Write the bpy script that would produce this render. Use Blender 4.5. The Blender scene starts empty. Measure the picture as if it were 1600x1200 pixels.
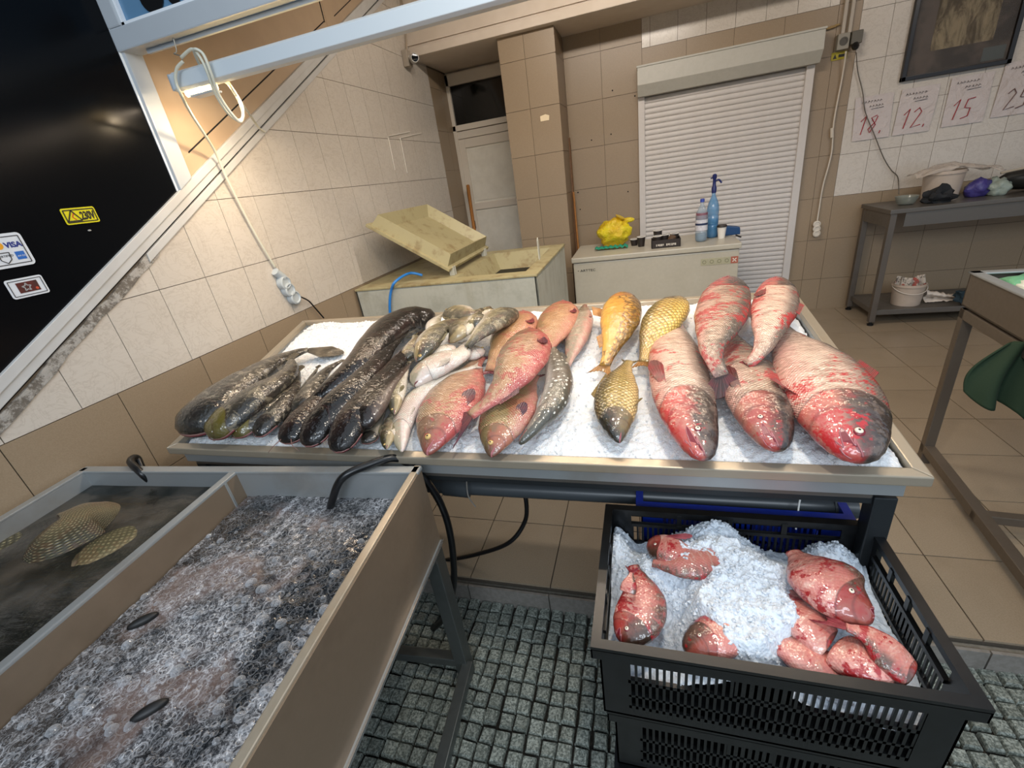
import bpy, bmesh, math, random
from mathutils import Vector, Matrix, noise as mnoise
random.seed(7)
R_ = random.Random(11)
SC = bpy.context.scene
COL = SC.collection

# ------------------------------------------------------------ camera
F = 690.99
yaw, pitch, roll = -0.323114, 0.430348, -0.151254
fw = Vector((math.sin(yaw)*math.cos(pitch), math.cos(yaw)*math.cos(pitch), -math.sin(pitch)))
rt = Vector((math.cos(yaw), -math.sin(yaw), 0)); up = rt.cross(fw)
CR = rt*math.cos(roll)+up*math.sin(roll)
CU = -rt*math.sin(roll)+up*math.cos(roll)
CP = Vector((0, 0, 1.45))
cd = bpy.data.cameras.new('camera'); cd.sensor_width = 36; cd.lens = F/1600*36; cd.clip_start = 0.02
cam = bpy.data.objects.new('camera', cd); COL.objects.link(cam)
M = Matrix.Identity(4)
for i in range(3):
    M[i][0], M[i][1], M[i][2], M[i][3] = CR[i], CU[i], -fw[i], CP[i]
cam.matrix_world = M
SC.camera = cam

# ------------------------------------------------------------ view, world, lights
SC.view_settings.view_transform = 'Standard'; SC.view_settings.look = 'None'
SC.view_settings.gamma = 1; SC.view_settings.use_curve_mapping = False
SC.view_settings.exposure = 0.18
W = bpy.data.worlds.new('overcast'); SC.world = W; W.use_nodes = True
wb = W.node_tree.nodes['Background']; wb.inputs[0].default_value = (0.74, 0.86, 1.0, 1); wb.inputs[1].default_value = 0.75

def area(name, loc, size, power, color, direction=(0, 0, -1)):
    l = bpy.data.lights.new(name, 'AREA'); l.shape = 'RECTANGLE'; l.size, l.size_y = size
    l.energy = power; l.color = color
    o = bpy.data.objects.new(name, l); COL.objects.link(o); o.location = loc
    o.rotation_euler = Vector(direction).to_track_quat('-Z', 'Y').to_euler()
    return o
# ceiling tubes of the room and daylight falling in from the street behind the camera
area('ceiling_tube_light', (-0.2, 2.6, 2.78), (1.3, 0.12), 26, (1.0, 0.90, 0.80), (0, .7, -1))
area('ceiling_tube_light', (2.4, 2.6, 2.78), (1.3, 0.12), 10, (1.0, 0.88, 0.78), (0, .7, -1))
area('street_daylight', (0.6, -2.3, 2.9), (3.0, 1.0), 76, (0.80, 0.90, 1.0), (-0.1, 1.0, -0.62))
LAMP = area('lamp_bar_light', (-0.35, 1.640, 1.905), (2.6, 0.02), 15.5, (1.0, 0.80, 0.60), (-0.0, 0.10, -1))
area('added_sparkle_light', (0.15, 0.72, 2.35), (0.12, 0.12), 11, (1.0, 0.90, 0.76), (-.12, .35, -1))  # unseen warm light overhead, added for sparkles on the fish heads
LAMP2 = area('lamp_end_light', (-1.50, 1.60, 1.885), (0.12, 0.02), 2.6, (1.0, 0.77, 0.50), (-0.75, 0.25, -1))

# ------------------------------------------------------------ projecting photo measurements onto real planes
def ray(x, y): return (CR*(x-800)-CU*(y-600)+fw*F)
def atz(x, y, z): d = ray(x, y); return CP+d*((z-CP.z)/d.z)
def aty(x, y, Y): d = ray(x, y); return CP+d*((Y-CP.y)/d.y)
def atx(x, y, X): d = ray(x, y); return CP+d*((X-CP.x)/d.x)
TS = 0.1667; TZ0 = 0.80; TY0 = 0.89            # slope of the display table
def tz(y): return TZ0+TS*(y-TY0)
def att(x, y, h=0.0):                          # point h above the sloping table
    d = ray(x, y); k = (TZ0+h-TS*TY0+TS*CP.y-CP.z)/(d.z-TS*d.y); return CP+d*k
TN = Vector((0, -TS, 1)).normalized()
def dist_px(p): return (p-CP).dot(fw)/F        # metres per photo pixel at p

# ------------------------------------------------------------ mesh helpers
class MB:
    def __init__(s): s.v = []; s.f = []; s.uv = {}
    def add(s, vs, fs):
        o = len(s.v); s.v += [Vector(v) for v in vs]; s.f += [tuple(i+o for i in f) for f in fs]; return s
    def box(s, a, b):
        x0, y0, z0 = a; x1, y1, z1 = b
        return s.hexa([(x0,y0,z0),(x1,y0,z0),(x1,y1,z0),(x0,y1,z0)], [(x0,y0,z1),(x1,y0,z1),(x1,y1,z1),(x0,y1,z1)])
    def hexa(s, lo, hi):
        return s.add(list(lo)+list(hi), [(3,2,1,0),(4,5,6,7),(0,1,5,4),(1,2,6,5),(2,3,7,6),(3,0,4,7)])
    def beam(s, p, q, w, h, upv=(0,0,1)):      # rectangular bar from p to q
        p = Vector(p); q = Vector(q); t = (q-p).normalized(); u = Vector(upv)
        sd = t.cross(u)
        if sd.length < 1e-4: sd = t.cross(Vector((0,1,0)))
        sd.normalize(); n = sd.cross(t)
        c = [(-1,-1),(1,-1),(1,1),(-1,1)]
        return s.hexa([p+sd*(a*w/2)+n*(b*h/2) for a, b in c], [q+sd*(a*w/2)+n*(b*h/2) for a, b in c])
    def prism(s, poly, off):                   # planar polygon extruded by off
        n = len(poly); off = Vector(off); P = [Vector(p) for p in poly]
        return s.add(P+[p+off for p in P], [tuple(range(n-1,-1,-1)), tuple(range(n,2*n))]+[(i,(i+1)%n,n+(i+1)%n,n+i) for i in range(n)])
    def tube(s, pts, r, n=8, cap=True, close=False):
        P = [Vector(p) for p in pts]; m = len(P); rs = r if isinstance(r, (list, tuple)) else [r]*m
        o = len(s.v); pn = None; vs = []
        for i, p in enumerate(P):
            t = (P[min(i+1,m-1)]-P[max(i-1,0)]).normalized()
            if pn is None:
                pn = t.cross(Vector((0,0,1)))
                if pn.length < .1: pn = t.cross(Vector((1,0,0)))
            pn = (pn-t*pn.dot(t)).normalized(); b = t.cross(pn)
            for k in range(n):
                a = 2*math.pi*k/n; vs.append(p+(pn*math.cos(a)+b*math.sin(a))*rs[i])
        fs = [(i*n+k, i*n+(k+1)%n, (i+1)*n+(k+1)%n, (i+1)*n+k) for i in range(m-1) for k in range(n)]
        if cap: fs += [tuple(range(n-1,-1,-1)), tuple((m-1)*n+k for k in range(n))]
        return s.add(vs, fs)
    def lathe(s, prof, c=(0,0,0), n=24, axis=None, cap0=True, cap1=True):
        c = Vector(c); ax = Vector(axis).normalized() if axis else Vector((0,0,1))
        q = Vector((0,0,1)).rotation_difference(ax); vs = []
        for r, z in prof:
            for k in range(n):
                a = 2*math.pi*k/n; vs.append(c+q@Vector((r*math.cos(a), r*math.sin(a), z)))
        m = len(prof)
        fs = [(i*n+k, i*n+(k+1)%n, (i+1)*n+(k+1)%n, (i+1)*n+k) for i in range(m-1) for k in range(n)]
        if cap0: fs.append(tuple(range(n-1,-1,-1)))
        if cap1: fs.append(tuple((m-1)*n+k for k in range(n)))
        return s.add(vs, fs)
    def ell(s, c, r, n=10, m=7, q=None):       # ellipsoid
        c = Vector(c); vs = []; fs = []
        for i in range(m+1):
            ph = math.pi*i/m
            for k in range(n):
                a = 2*math.pi*k/n; v = Vector((r[0]*math.sin(ph)*math.cos(a), r[1]*math.sin(ph)*math.sin(a), r[2]*math.cos(ph)))
                if q: v = q@v
                vs.append(c+v)
        for i in range(m):
            for k in range(n): fs.append((i*n+k, (i+1)*n+k, (i+1)*n+(k+1)%n, i*n+(k+1)%n))
        return s.add(vs, fs)
    def grid(s, nx, ny, fn):
        vs = [fn(i/nx, j/ny) for j in range(ny+1) for i in range(nx+1)]
        return s.add(vs, [(j*(nx+1)+i, j*(nx+1)+i+1, (j+1)*(nx+1)+i+1, (j+1)*(nx+1)+i) for j in range(ny) for i in range(nx)])

def mesh(name, mb, mat, smooth=False, bevel=0):
    me = bpy.data.meshes.new(name); me.from_pydata([tuple(v) for v in mb.v], [], mb.f)
    bm = bmesh.new(); bm.from_mesh(me)
    bmesh.ops.recalc_face_normals(bm, faces=bm.faces) if not smooth == 'raw' else None
    if bevel:
        bmesh.ops.bevel(bm, geom=[e for e in bm.edges if e.is_manifold and e.calc_face_angle(0) > .6], offset=bevel, segments=2, affect='EDGES', clamp_overlap=True, profile=.6)
    bm.to_mesh(me); bm.free()
    if smooth:
        for p in me.polygons: p.use_smooth = True
        if smooth == 'auto': me.set_sharp_from_angle(angle=math.radians(38))
    if mat: me.materials.append(mat)
    return me
def obj(name, mb, mat, parent=None, smooth=False, bevel=0, kind=None, loc=None):
    me = mb if isinstance(mb, bpy.types.Mesh) else mesh(name, mb, mat, smooth, bevel)
    o = bpy.data.objects.new(name, me); COL.objects.link(o)
    if loc is not None: o.location = loc
    if parent is not None:
        o.parent = parent
        if parent.type == 'EMPTY' or True: o.matrix_parent_inverse = parent.matrix_basis.inverted()
    if kind: o['kind'] = kind
    return o
def thing(name, label, cat, loc=(0,0,0), group=None):
    o = bpy.data.objects.new(name, None); COL.objects.link(o); o.location = loc; o.empty_display_size = .05
    o['label'] = label; o['category'] = cat
    if group: o['group'] = group
    return o
def tag(o, label, cat, group=None, kind=None):
    o['label'] = label; o['category'] = cat
    if group: o['group'] = group
    if kind: o['kind'] = kind
    return o
def smooth_path(pts, n=8):
    P = [Vector(p) for p in pts]; out = []
    for i in range(len(P)-1):
        a = P[max(i-1,0)]; b = P[i]; c = P[i+1]; d = P[min(i+2,len(P)-1)]
        for k in range(n):
            t = k/n; out.append(.5*((2*b)+(c-a)*t+(2*a-5*b+4*c-d)*t*t+(3*b-a-3*c+d)*t**3))
    out.append(P[-1]); return out

# ------------------------------------------------------------ material helpers
def lin(c):
    if isinstance(c, str): c = tuple(int(c[i:i+2], 16) for i in (0,2,4))
    return tuple(((v/255)/12.92 if v/255 <= .04045 else ((v/255+.055)/1.055)**2.4) for v in c[:3])+(1,)
class Mat:
    def __init__(s, name, color='808080', rough=.5, metal=0, spec=.5, coat=0, emit=None, es=0, alpha=1, trans=0):
        s.m = bpy.data.materials.new(name); s.m.use_nodes = True; s.t = s.m.node_tree; s.n = s.t.nodes; s.l = s.t.links
        s.b = s.n['Principled BSDF']; s.out = s.n['Material Output']
        s.set('Base Color', lin(color)); s.set('Roughness', rough); s.set('Metallic', metal); s.set('Specular IOR Level', spec)
        if coat: s.set('Coat Weight', coat); s.set('Coat Roughness', .12)
        if emit: s.set('Emission Color', lin(emit)); s.set('Emission Strength', es)
        if alpha < 1: s.set('Alpha', alpha)
        if trans: s.set('Transmission Weight', trans)
    def set(s, k, v):
        i = s.b.inputs[k]
        if hasattr(v, 'is_output'): s.l.new(v, i)
        else: i.default_value = v
    def node(s, t, **kw):
        n = s.n.new(t)
        for k, v in kw.items(): setattr(n, k, v)
        return n
    def inp(s, i, v):
        if hasattr(v, 'is_output'): s.l.new(v, i)
        elif v is not None: i.default_value = v
    def math(s, op, a, b=None, c=None, clamp=False):
        n = s.node('ShaderNodeMath', operation=op, use_clamp=clamp)
        for i, v in enumerate((a, b, c)): s.inp(n.inputs[i], v)
        return n.outputs[0]
    def mix(s, f, a, b, mode='MIX'):
        n = s.node('ShaderNodeMix', data_type='RGBA', blend_type=mode)
        a = lin(a) if isinstance(a, str) else a; b = lin(b) if isinstance(b, str) else b
        s.inp(n.inputs[0], f); s.inp(n.inputs[6], a); s.inp(n.inputs[7], b); return n.outputs[2]
    def step(s, v, a, b):                      # smooth 0..1 between a and b
        n = s.node('ShaderNodeMapRange', interpolation_type='SMOOTHSTEP')
        s.inp(n.inputs[0], v); n.inputs[1].default_value = a; n.inputs[2].default_value = b; return n.outputs[0]
    def co(s, kind='Object', scale=None, jitter=False):
        o = s.node('ShaderNodeTexCoord').outputs[kind]
        if scale is not None or jitter:
            mp = s.node('ShaderNodeMapping'); s.l.new(o, mp.inputs[0])
            if scale is not None: mp.inputs['Scale'].default_value = scale if isinstance(scale, tuple) else (scale,)*3
            if jitter:
                r = s.node('ShaderNodeObjectInfo').outputs['Random']; v = s.node('ShaderNodeCombineXYZ')
                s.l.new(s.math('MULTIPLY', r, 37.0), v.inputs[0]); s.l.new(s.math('MULTIPLY', r, 91.0), v.inputs[1]); s.l.new(v.outputs[0], mp.inputs['Location'])
            o = mp.outputs[0]
        return o
    def noise(s, co, scale, detail=4, rough=.55, dist=0, out=0):
        n = s.node('ShaderNodeTexNoise'); s.inp(n.inputs['Vector'], co); n.inputs['Scale'].default_value = scale
        n.inputs['Detail'].default_value = detail; n.inputs['Roughness'].default_value = rough; n.inputs['Distortion'].default_value = dist
        return n.outputs[out]
    def vor(s, co, scale, feature='F1', rnd=1.0, out='Distance'):
        n = s.node('ShaderNodeTexVoronoi', feature=feature); s.inp(n.inputs['Vector'], co); n.inputs['Scale'].default_value = scale
        n.inputs['Randomness'].default_value = rnd; return n.outputs[out]
    def bump(s, h, strength=.3, dist=.01, normal=None):
        n = s.node('ShaderNodeBump'); s.inp(n.inputs['Height'], h); n.inputs['Strength'].default_value = strength; n.inputs['Distance'].default_value = dist
        if normal: s.l.new(normal, n.inputs['Normal'])
        s.l.new(n.outputs[0], s.b.inputs['Normal']); return n.outputs[0]
    def rnd(s): return s.node('ShaderNodeObjectInfo').outputs['Random']

def plain(name, c, rough=.5, **k): return Mat(name, c, rough, **k).m
def speckled(name, c1, c2, rough=.45, scale=300, amt=.5, big=None, tilevar=.0, bump=0, **k):
    m = Mat(name, c1, rough, **k); co = m.co('Object')
    f = m.noise(co, scale, 2, .7); col = m.mix(m.math('MULTIPLY', m.step(f, .35, .65), amt), c1, c2)
    if big: col = m.mix(m.math('MULTIPLY', m.step(m.noise(co, 2.3, 5, .6), .42, .72), big[1]), col, big[0])
    if tilevar: col = m.mix(m.math('MULTIPLY', m.rnd(), tilevar), col, (0,0,0,1))
    m.set('Base Color', col)
    if bump: m.bump(f, bump, .002)
    return m.m
def steel(name, c='8f9396', rough=.34, metal=.85, stain='6f6250'):
    m = Mat(name, c, rough, metal); co = m.co('Object')
    a = m.noise(co, 3.5, 6, .65); b = m.noise(co, 60, 3, .6)
    m.set('Base Color', m.mix(m.math('MULTIPLY', m.step(a, .5, .72), .35), c, stain))
    m.set('Roughness', m.math('ADD', m.math('MULTIPLY', b, .25), rough-.12))
    m.bump(m.noise(co, 25, 3, .6), .05, .004); return m.m
def plastic_film(name, c, rough=.25, alpha=.55):
    m = Mat(name, c, rough, alpha=alpha); m.bump(m.noise(m.co('Object'), 40, 4, .6), .6, .01); return m.m

STEEL = steel('brushed_steel', 'a6aaab', .36, .55, '8a7a64'); STEEL_D = steel('dull_steel', '6b6660', .42, .6, '4f4438'); STEEL_W = steel('warm_worn_steel', 'aba08e', .34, .5, '9a7f5c')
WHITE = speckled('white_pvc', 'c4c4c2', 'b0aca6', .4, 8, .3)
BLACKP = plain('black_rubber', '0d0e10', .35)
def marble():
    m = Mat('white_marbled_glazed_tile', 'c9bcab', .22); co = m.co('Object', 1.0, True)
    v = m.noise(co, 9, 8, .7, 1.6); v2 = m.noise(m.co('Object', (3., 1.2, 5.), True), 12, 6, .7, 2.0)
    k = m.math('ABSOLUTE', m.math('SUBTRACT', v, .5)); k = m.step(k, .03, .0)
    col = m.mix(m.math('MULTIPLY', m.step(v2, .5, .7), .30), 'cbc3b8', 'a89d90')
    col = m.mix(m.math('MULTIPLY', k, .25), col, '9c8f80')
    col = m.mix(m.math('MULTIPLY', m.rnd(), .07), col, '8d7c68'); m.set('Base Color', col)
    m.bump(v, .06, .004); return m.m
MARBLE = marble()
BEIGE = speckled('beige_stone_tile', '98866f', '8a775f', .38, 260, .5, None, .05)
FLOORT = speckled('floor_tile_glazed', '998a76', '8a7b66', .24, 240, .5, ('76634c', .4), .08)
GROUT = speckled('dark_grout', '4d453b', '3a332a', .8, 120, .4)
GROUTL = speckled('wall_grout', '6e6253', '5c5142', .8, 120, .4)
PLASTER = speckled('painted_plaster', 'd2c6b8', 'c8bbab', .8, 5, .5, None, 0, .1)

# ------------------------------------------------------------ the shell
XL, YB, YD = -1.80, 4.50, 4.80
def struct(o): o['kind'] = 'structure'; return o
def clip(poly, f):                             # keep the side f(p) <= 0
    out = []
    for i, p in enumerate(poly):
        q = poly[(i+1) % len(poly)]; a, b = f(p), f(q)
        if a <= 0: out.append(p)
        if (a < 0 < b) or (b < 0 < a):
            t = a/(a-b); out.append((p[0]+(q[0]-p[0])*t, p[1]+(q[1]-p[1])*t))
    return out
def zdiag(y): return 1.245+(y-1.10)*0.5625      # where the tiled wall ends below the stair stringer

def tile_wall(parent, us, vs, to3, mat, nrm, g=.0016, cuts=(), th=.006, name='tile', cache={}):
    for i in range(len(us)-1):
        for j in range(len(vs)-1):
            poly = [(us[i]+g, vs[j]+g), (us[i+1]-g, vs[j]+g), (us[i+1]-g, vs[j+1]-g), (us[i]+g, vs[j+1]-g)]
            full = poly
            for c in cuts: poly = clip(poly, c) if poly else poly
            if len(poly) < 3: continue
            A = sum(poly[k][0]*poly[(k+1) % len(poly)][1]-poly[(k+1) % len(poly)][0]*poly[k][1] for k in range(len(poly)))
            if abs(A) < 2e-4: continue
            o0 = Vector(to3(us[i], vs[j])); key = (round(us[i+1]-us[i], 4), round(vs[j+1]-vs[j], 4), mat.name, tuple(nrm))
            if poly == full and key in cache:
                obj(name, cache[key], None, parent, loc=o0); continue
            mb = MB().prism([Vector(to3(a, b))-o0 for a, b in poly], Vector(nrm)*th)
            me = mesh(name, mb, mat)
            if poly == full: cache[key] = me
            obj(name, me, None, parent, loc=o0)
def seq(a, step, b, first=None):
    out = [first] if first is not None else []
    x = a
    while x < b-1e-6: out.append(x); x += step
    out.append(b); return out

# floor: raised tiled floor inside, setts outside
fl = struct(obj('floor', MB().box((XL-.3, 1.175, -.10), (4.6, 4.95, -.008)), GROUT))
tile_wall(fl, [XL]+seq(-1.7, .334, 4.5), seq(1.175, .334, 4.9, None), lambda a, b: (a, b, -.008), FLOORT, (0,0,1), .0022, th=.008, name='floor_tile')
kerb = struct(obj('trim_1', MB().box((XL-.3, 1.148, -.2), (4.6, 1.175, -.02)), speckled('grey_step_edge', '7b766c', '5f5a50', .6, 60, .5, ('4a463e', .6)), bevel=.004))
# kerb face tiles
tile_wall(kerb, [XL]+seq(-1.7, .334, 4.5), [-.12, -.004], lambda a, b: (a, 1.148, b), speckled('kerb_face_tile', '85807a', '6d685f', .5, 60, .5, ('55524b', .6), .1), (0,-1,0), .0025, th=.01, name='kerb_tile')
ZS = -.087
st = struct(obj('floor_street', MB().box((-6, -6, -.3), (6, 1.16, ZS-.012)), speckled('wet_mortar', '191714', '2b2823', .25, 90, .6)))
st.name = 'pavement'
def settmat():
    m = Mat('wet_granite_sett', '5c605c', .34); co = m.co('Object', 1, True)
    f = m.noise(co, 160, 3, .7); g = m.noise(co, 22, 4, .6)
    c = m.mix(m.step(f, .4, .62), '5a615b', 'a3a9a0'); c = m.mix(m.math('MULTIPLY', m.step(g, .45, .7), .4), c, '4a4f47')
    m.set('Base Color', m.mix(m.math('MULTIPLY', m.rnd(), .3), c, '33362f')); m.set('Roughness', m.math('ADD', m.math('MULTIPLY', g, .4), .12))
    m.bump(m.math('ADD', f, m.math('MULTIPLY', g, 2)), .5, .004); return m.m
SETT = settmat()
def sett_mb(w, d, rr):
    h = .018; mb = MB(); b = .008
    def j(k): return rr.uniform(-k, k)
    lo = [(-w/2+j(.002), -d/2+j(.002), -.01), (w/2+j(.002), -d/2+j(.002), -.01), (w/2+j(.002), d/2+j(.002), -.01), (-w/2+j(.002), d/2+j(.002), -.01)]
    hi = [(x*.97, y*.97, .003+j(.002)) for x, y, z in lo]; tp = [(x*.8, y*.8, .009+j(.002)) for x, y, z in lo]
    mb.add(lo+hi+tp, [(0,1,5,4),(1,2,6,5),(2,3,7,6),(3,0,4,7),(4,5,9,8),(5,6,10,9),(6,7,11,10),(7,4,8,11),(8,9,10,11)]); return mb
variants = [mesh('sett', sett_mb(.043, .043, random.Random(k)), SETT, 'auto') for k in range(12)]
near, rest = [], []
PIT = .0485
for i in range(-38, 32):
    for j in range(-24, 22):
        x = i*PIT+R_.uniform(-.003,.003)+.1; y = 1.120-(j+24)*PIT+R_.uniform(-.003,.003)
        if y < -.4 or x < -1.75: continue
        p = Vector((x, y, ZS)); v = p-CP; zc = v.dot(fw)
        if zc < .2: continue
        px, py = 800+F*v.dot(CR)/zc, 600-F*v.dot(CU)/zc
        vis = (560 < px < 960 and 880 < py < 1230 and px > 560+(1200-py)*.25) or (1480 < px < 1640 and 1040 < py < 1230)
        (near if vis else rest).append((zc, x, y))
near.sort(); extra = near[300:]; near = near[:300]
for k, (zc, x, y) in enumerate(near):
    o = obj('sett', variants[k % 12], None, st, loc=(x, y, ZS)); o.rotation_euler.z = R_.choice((0, math.pi/2, math.pi))+R_.uniform(-.05,.05)
mb = MB()
for zc, x, y in rest+extra:
    s_ = sett_mb(.043, .043, R_); mb.add([v+Vector((x, y, ZS)) for v in s_.v], s_.f)
obj('setts_beyond', mb, SETT, st, 'auto', kind='stuff')

# left wall with tiles below the stringer
wl = struct(obj('wall_left', MB().box((XL-.12, -2.2, -.3), (XL-.006, 4.95, 3.0)), GROUTL))
cut = [lambda p: p[1]-zdiag(p[0])]
tile_wall(wl, [y for y in [1.50-.2095*11+.2095*k for k in range(26)] if y < 4.33]+[4.36], [.955+.295*k for k in range(8)], lambda a, b: (XL-.006, a, b), MARBLE, (1,0,0), .0013, cut)
tile_wall(wl, [-.71+.339*k for k in range(15)]+[4.36], [-.09, -.065, .275, .615, .955], lambda a, b: (XL-.006, a, b), BEIGE, (1,0,0), .0015, (), .0055)
tile_wall(wl, [4.36, 4.60, 4.80], [-.0, .275, .615, .955, 1.27, 1.605, 1.94, 2.28, 2.43], lambda a, b: (XL-.006, a, b), BEIGE, (1,0,0), .0012, (), .0055)
PANEL = speckled('beige_laminate_panel', 'b49d82', 'a9927a', .4, 6, .4)
# stringer: rough plaster bed, raised boards, panels with grooves
def diag_strip(name, o0, o1, y0, y1, thick, mat, parent=wl, bev=.002, x0=XL-.006, wob=0):
    n = 40 if wob else 1; mb = MB(); P = []
    for k in range(n+1):
        y = y0+(y1-y0)*k/n; P.append((x0, y, zdiag(y)+o0+(R_.uniform(-wob, wob) if wob else 0)))
    for k in range(n, -1, -1):
        y = y0+(y1-y0)*k/n; P.append((x0, y, zdiag(y)+o1+(R_.uniform(-wob, wob) if wob else 0)))
    return obj(name, mb.prism(P, (thick, 0, 0)), mat, parent, bevel=bev)
def roughplaster():
    m = Mat('crumbling_plaster', 'c9c2b8', .9); co = m.co('Object'); f = m.noise(co, 28, 8, .75)
    m.set('Base Color', m.mix(m.step(f, .42, .56), '8d8478', 'd8d2c9')); m.bump(f, 1.0, .03); return m.m
diag_strip('plaster_bed', -.012, .022, -.6, 1.35, .012, roughplaster(), bev=0, wob=.006)
diag_strip('wall_cap_board', -.004, .026, 1.3, 4.2, .016, WHITE)
diag_strip('lower_frame_board', .034, .066, -.6, 4.2, .016, WHITE)
diag_strip('upper_frame_board', .066, .100, -.6, 4.2, .022, WHITE)
pan = diag_strip('laminate_panel', .104, 1.9, 1.60, 3.1, .004, PANEL)
GAP = plain('dark_gap', '15120f', .9)
diag_strip('shadow_gap', .026, .033, -.6, 4.2, .004, GAP, bev=0)
diag_strip('laminate_border', .100, .168, 1.60, 2.92, .006, PANEL)
diag_strip('panel_groove', .168, .174, 1.66, 2.92, .0065, GAP, bev=0)
diag_strip('laminate_border', .100, .6, 2.95, 4.05, .006, PANEL)
diag_strip('panel_groove', .150, .156, 3.05, 3.5, .0065, GAP, bev=0)
obj('panel_groove', MB().box((XL-.006, 2.925, zdiag(2.92)+.17), (XL+.0005, 2.932, 3)), GAP, wl)
# back wall
wb_ = struct(obj('wall_back', MB().box((-.63, YB+.006, -.1), (4.7, YB+.15, 3.0)), GROUTL))
BR = [-.065, .275, .615, .955, 1.27, 1.605, 1.955, 2.29, 2.445]
tile_wall(wb_, [-.625, -.32, .005], BR, lambda a, b: (a, YB+.006, b), BEIGE, (0,-1,0), .0014)
tile_wall(wb_, [.005, .34, .68, 1.02, 1.36, 1.505], [-.065, .275, .615, .955, 1.27, 1.605, 1.94, 2.245], lambda a, b: (a, YB+.006, b), BEIGE, (0,-1,0), .0012)
tile_wall(wb_, [1.505+.34*k for k in range(10)], [-.065, .275, .615, .955], lambda a, b: (a, YB+.006, b), BEIGE, (0,-1,0), .0012)
tile_wall(wb_, [.005, .068]+[.068+.2055*k for k in range(1, 7)]+[1.36], [2.245, 2.54, 2.835], lambda a, b: (a, YB+.006, b), MARBLE, (0,-1,0), .0013)
tile_wall(wb_, [1.36, 1.505], [2.245, 2.54, 2.835], lambda a, b: (a, YB+.006, b), BEIGE, (0,-1,0), .0013)
tile_wall(wb_, [1.505, 1.70]+[1.70+.207*k for k in range(1, 14)], [.955+.307*k for k in range(7)], lambda a, b: (a, YB+.006, b), MARBLE, (0,-1,0), .0013)
# wall behind the door and the tiled pillar
wd = struct(obj('wall_door', MB().box((XL-.12, YD, -.1), (-.6, YD+.12, 3.0)), PLASTER))
pl = struct(obj('trim_2', MB().box((-1.066, 4.106, -.1), (-.631, YD, 2.44)), GROUTL)); pl['label'] = 'tiled pillar'
PR = [-.065, .26, .595, .93, 1.27, 1.60, 1.937, 2.272, 2.44]
tile_wall(pl, [-1.072, -.865, -.625], PR, lambda a, b: (a, 4.106, b), BEIGE, (0,-1,0), .0014)
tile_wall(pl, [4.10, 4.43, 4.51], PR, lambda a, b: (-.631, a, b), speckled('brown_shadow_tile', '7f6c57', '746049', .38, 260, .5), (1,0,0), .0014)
# beam with cornice and ceiling
bm_ = struct(obj('trim_3', MB().box((XL, 4.06, 2.44), (4.6, YD, 3.0)), PLASTER, bevel=.006))
obj('cornice_board', MB().box((XL, 4.03, 2.44), (4.6, 4.06, 2.50)), PLASTER, bm_, bevel=.008)
obj('cornice_strip', MB().box((XL, 4.045, 2.52), (4.6, 4.06, 2.535)), PLASTER, bm_, bevel=.003)
struct(obj('ceiling', MB().box((XL-.12, 1.5, 2.95), (4.7, 4.95, 3.05)), PLASTER))
struct(obj('wall_right', MB().box((4.5, 1.6, -.1), (4.65, 4.95, 3.0)), speckled('right_wall_tile', '98866f', '8a775f', .4, 200, .4)))

# ------------------------------------------------------------ door
dr = struct(thing('door_1', 'white door', 'door', (-1.5, YD, 0))); del dr['category']; del dr['label']
DW = speckled('aged_white_door', 'e2ded2', 'd6d2c6', .5, 12, .5, ('b7b09f', .35))
DF = plain('ivory_frame', 'd6cdbf', .5)
mb = MB(); x0, x1 = -1.80, -1.10
mb.box((x0, YD-.06, -.05), (-1.765, YD, 2.42)); mb.box((x0, YD-.06, 2.325), (x1, YD, 2.42)); mb.box((x0, YD-.06, 1.945), (x1, YD, 1.995)); obj('door_frame', mb, DF, dr, bevel=.004)
obj('door_frame_rail', MB().box((x0, YD-.045, 1.875), (x1, YD, 1.94)), DF, dr, bevel=.004)
obj('window_pane', MB().box((-1.765, YD-.03, 1.995), (x1, YD-.02, 2.325)), plain('dark_transom_glass', '0c0d0c', .08), dr)
lf = obj('door_leaf', MB().box((-1.765, YD-.035, -.02), (x1, YD-.005, 1.87)), DW, dr)
obj('stile', MB().box((-1.765, YD-.05, -.02), (-1.70, YD-.03, 1.87)), DF, lf, bevel=.003)
obj('rail', MB().box((-1.70, YD-.05, 1.79), (x1, YD-.03, 1.87)), DF, lf, bevel=.003)
obj('rail', MB().box((-1.70, YD-.05, 1.205), (x1, YD-.03, 1.27)), DF, lf, bevel=.003)
obj('raised_panel', MB().box((-1.68, YD-.04, 1.29), (-1.12, YD-.03, 1.775)), DW, lf, bevel=.003)
obj('raised_panel', MB().box((-1.68, YD-.04, .1), (-1.12, YD-.03, 1.19)), DW, lf, bevel=.003)
obj('keyhole_plate', MB().box((-1.745, YD-.054, 1.02), (-1.725, YD-.049, 1.10)), plain('dark_lock', '2a241d', .4), lf)

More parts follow.
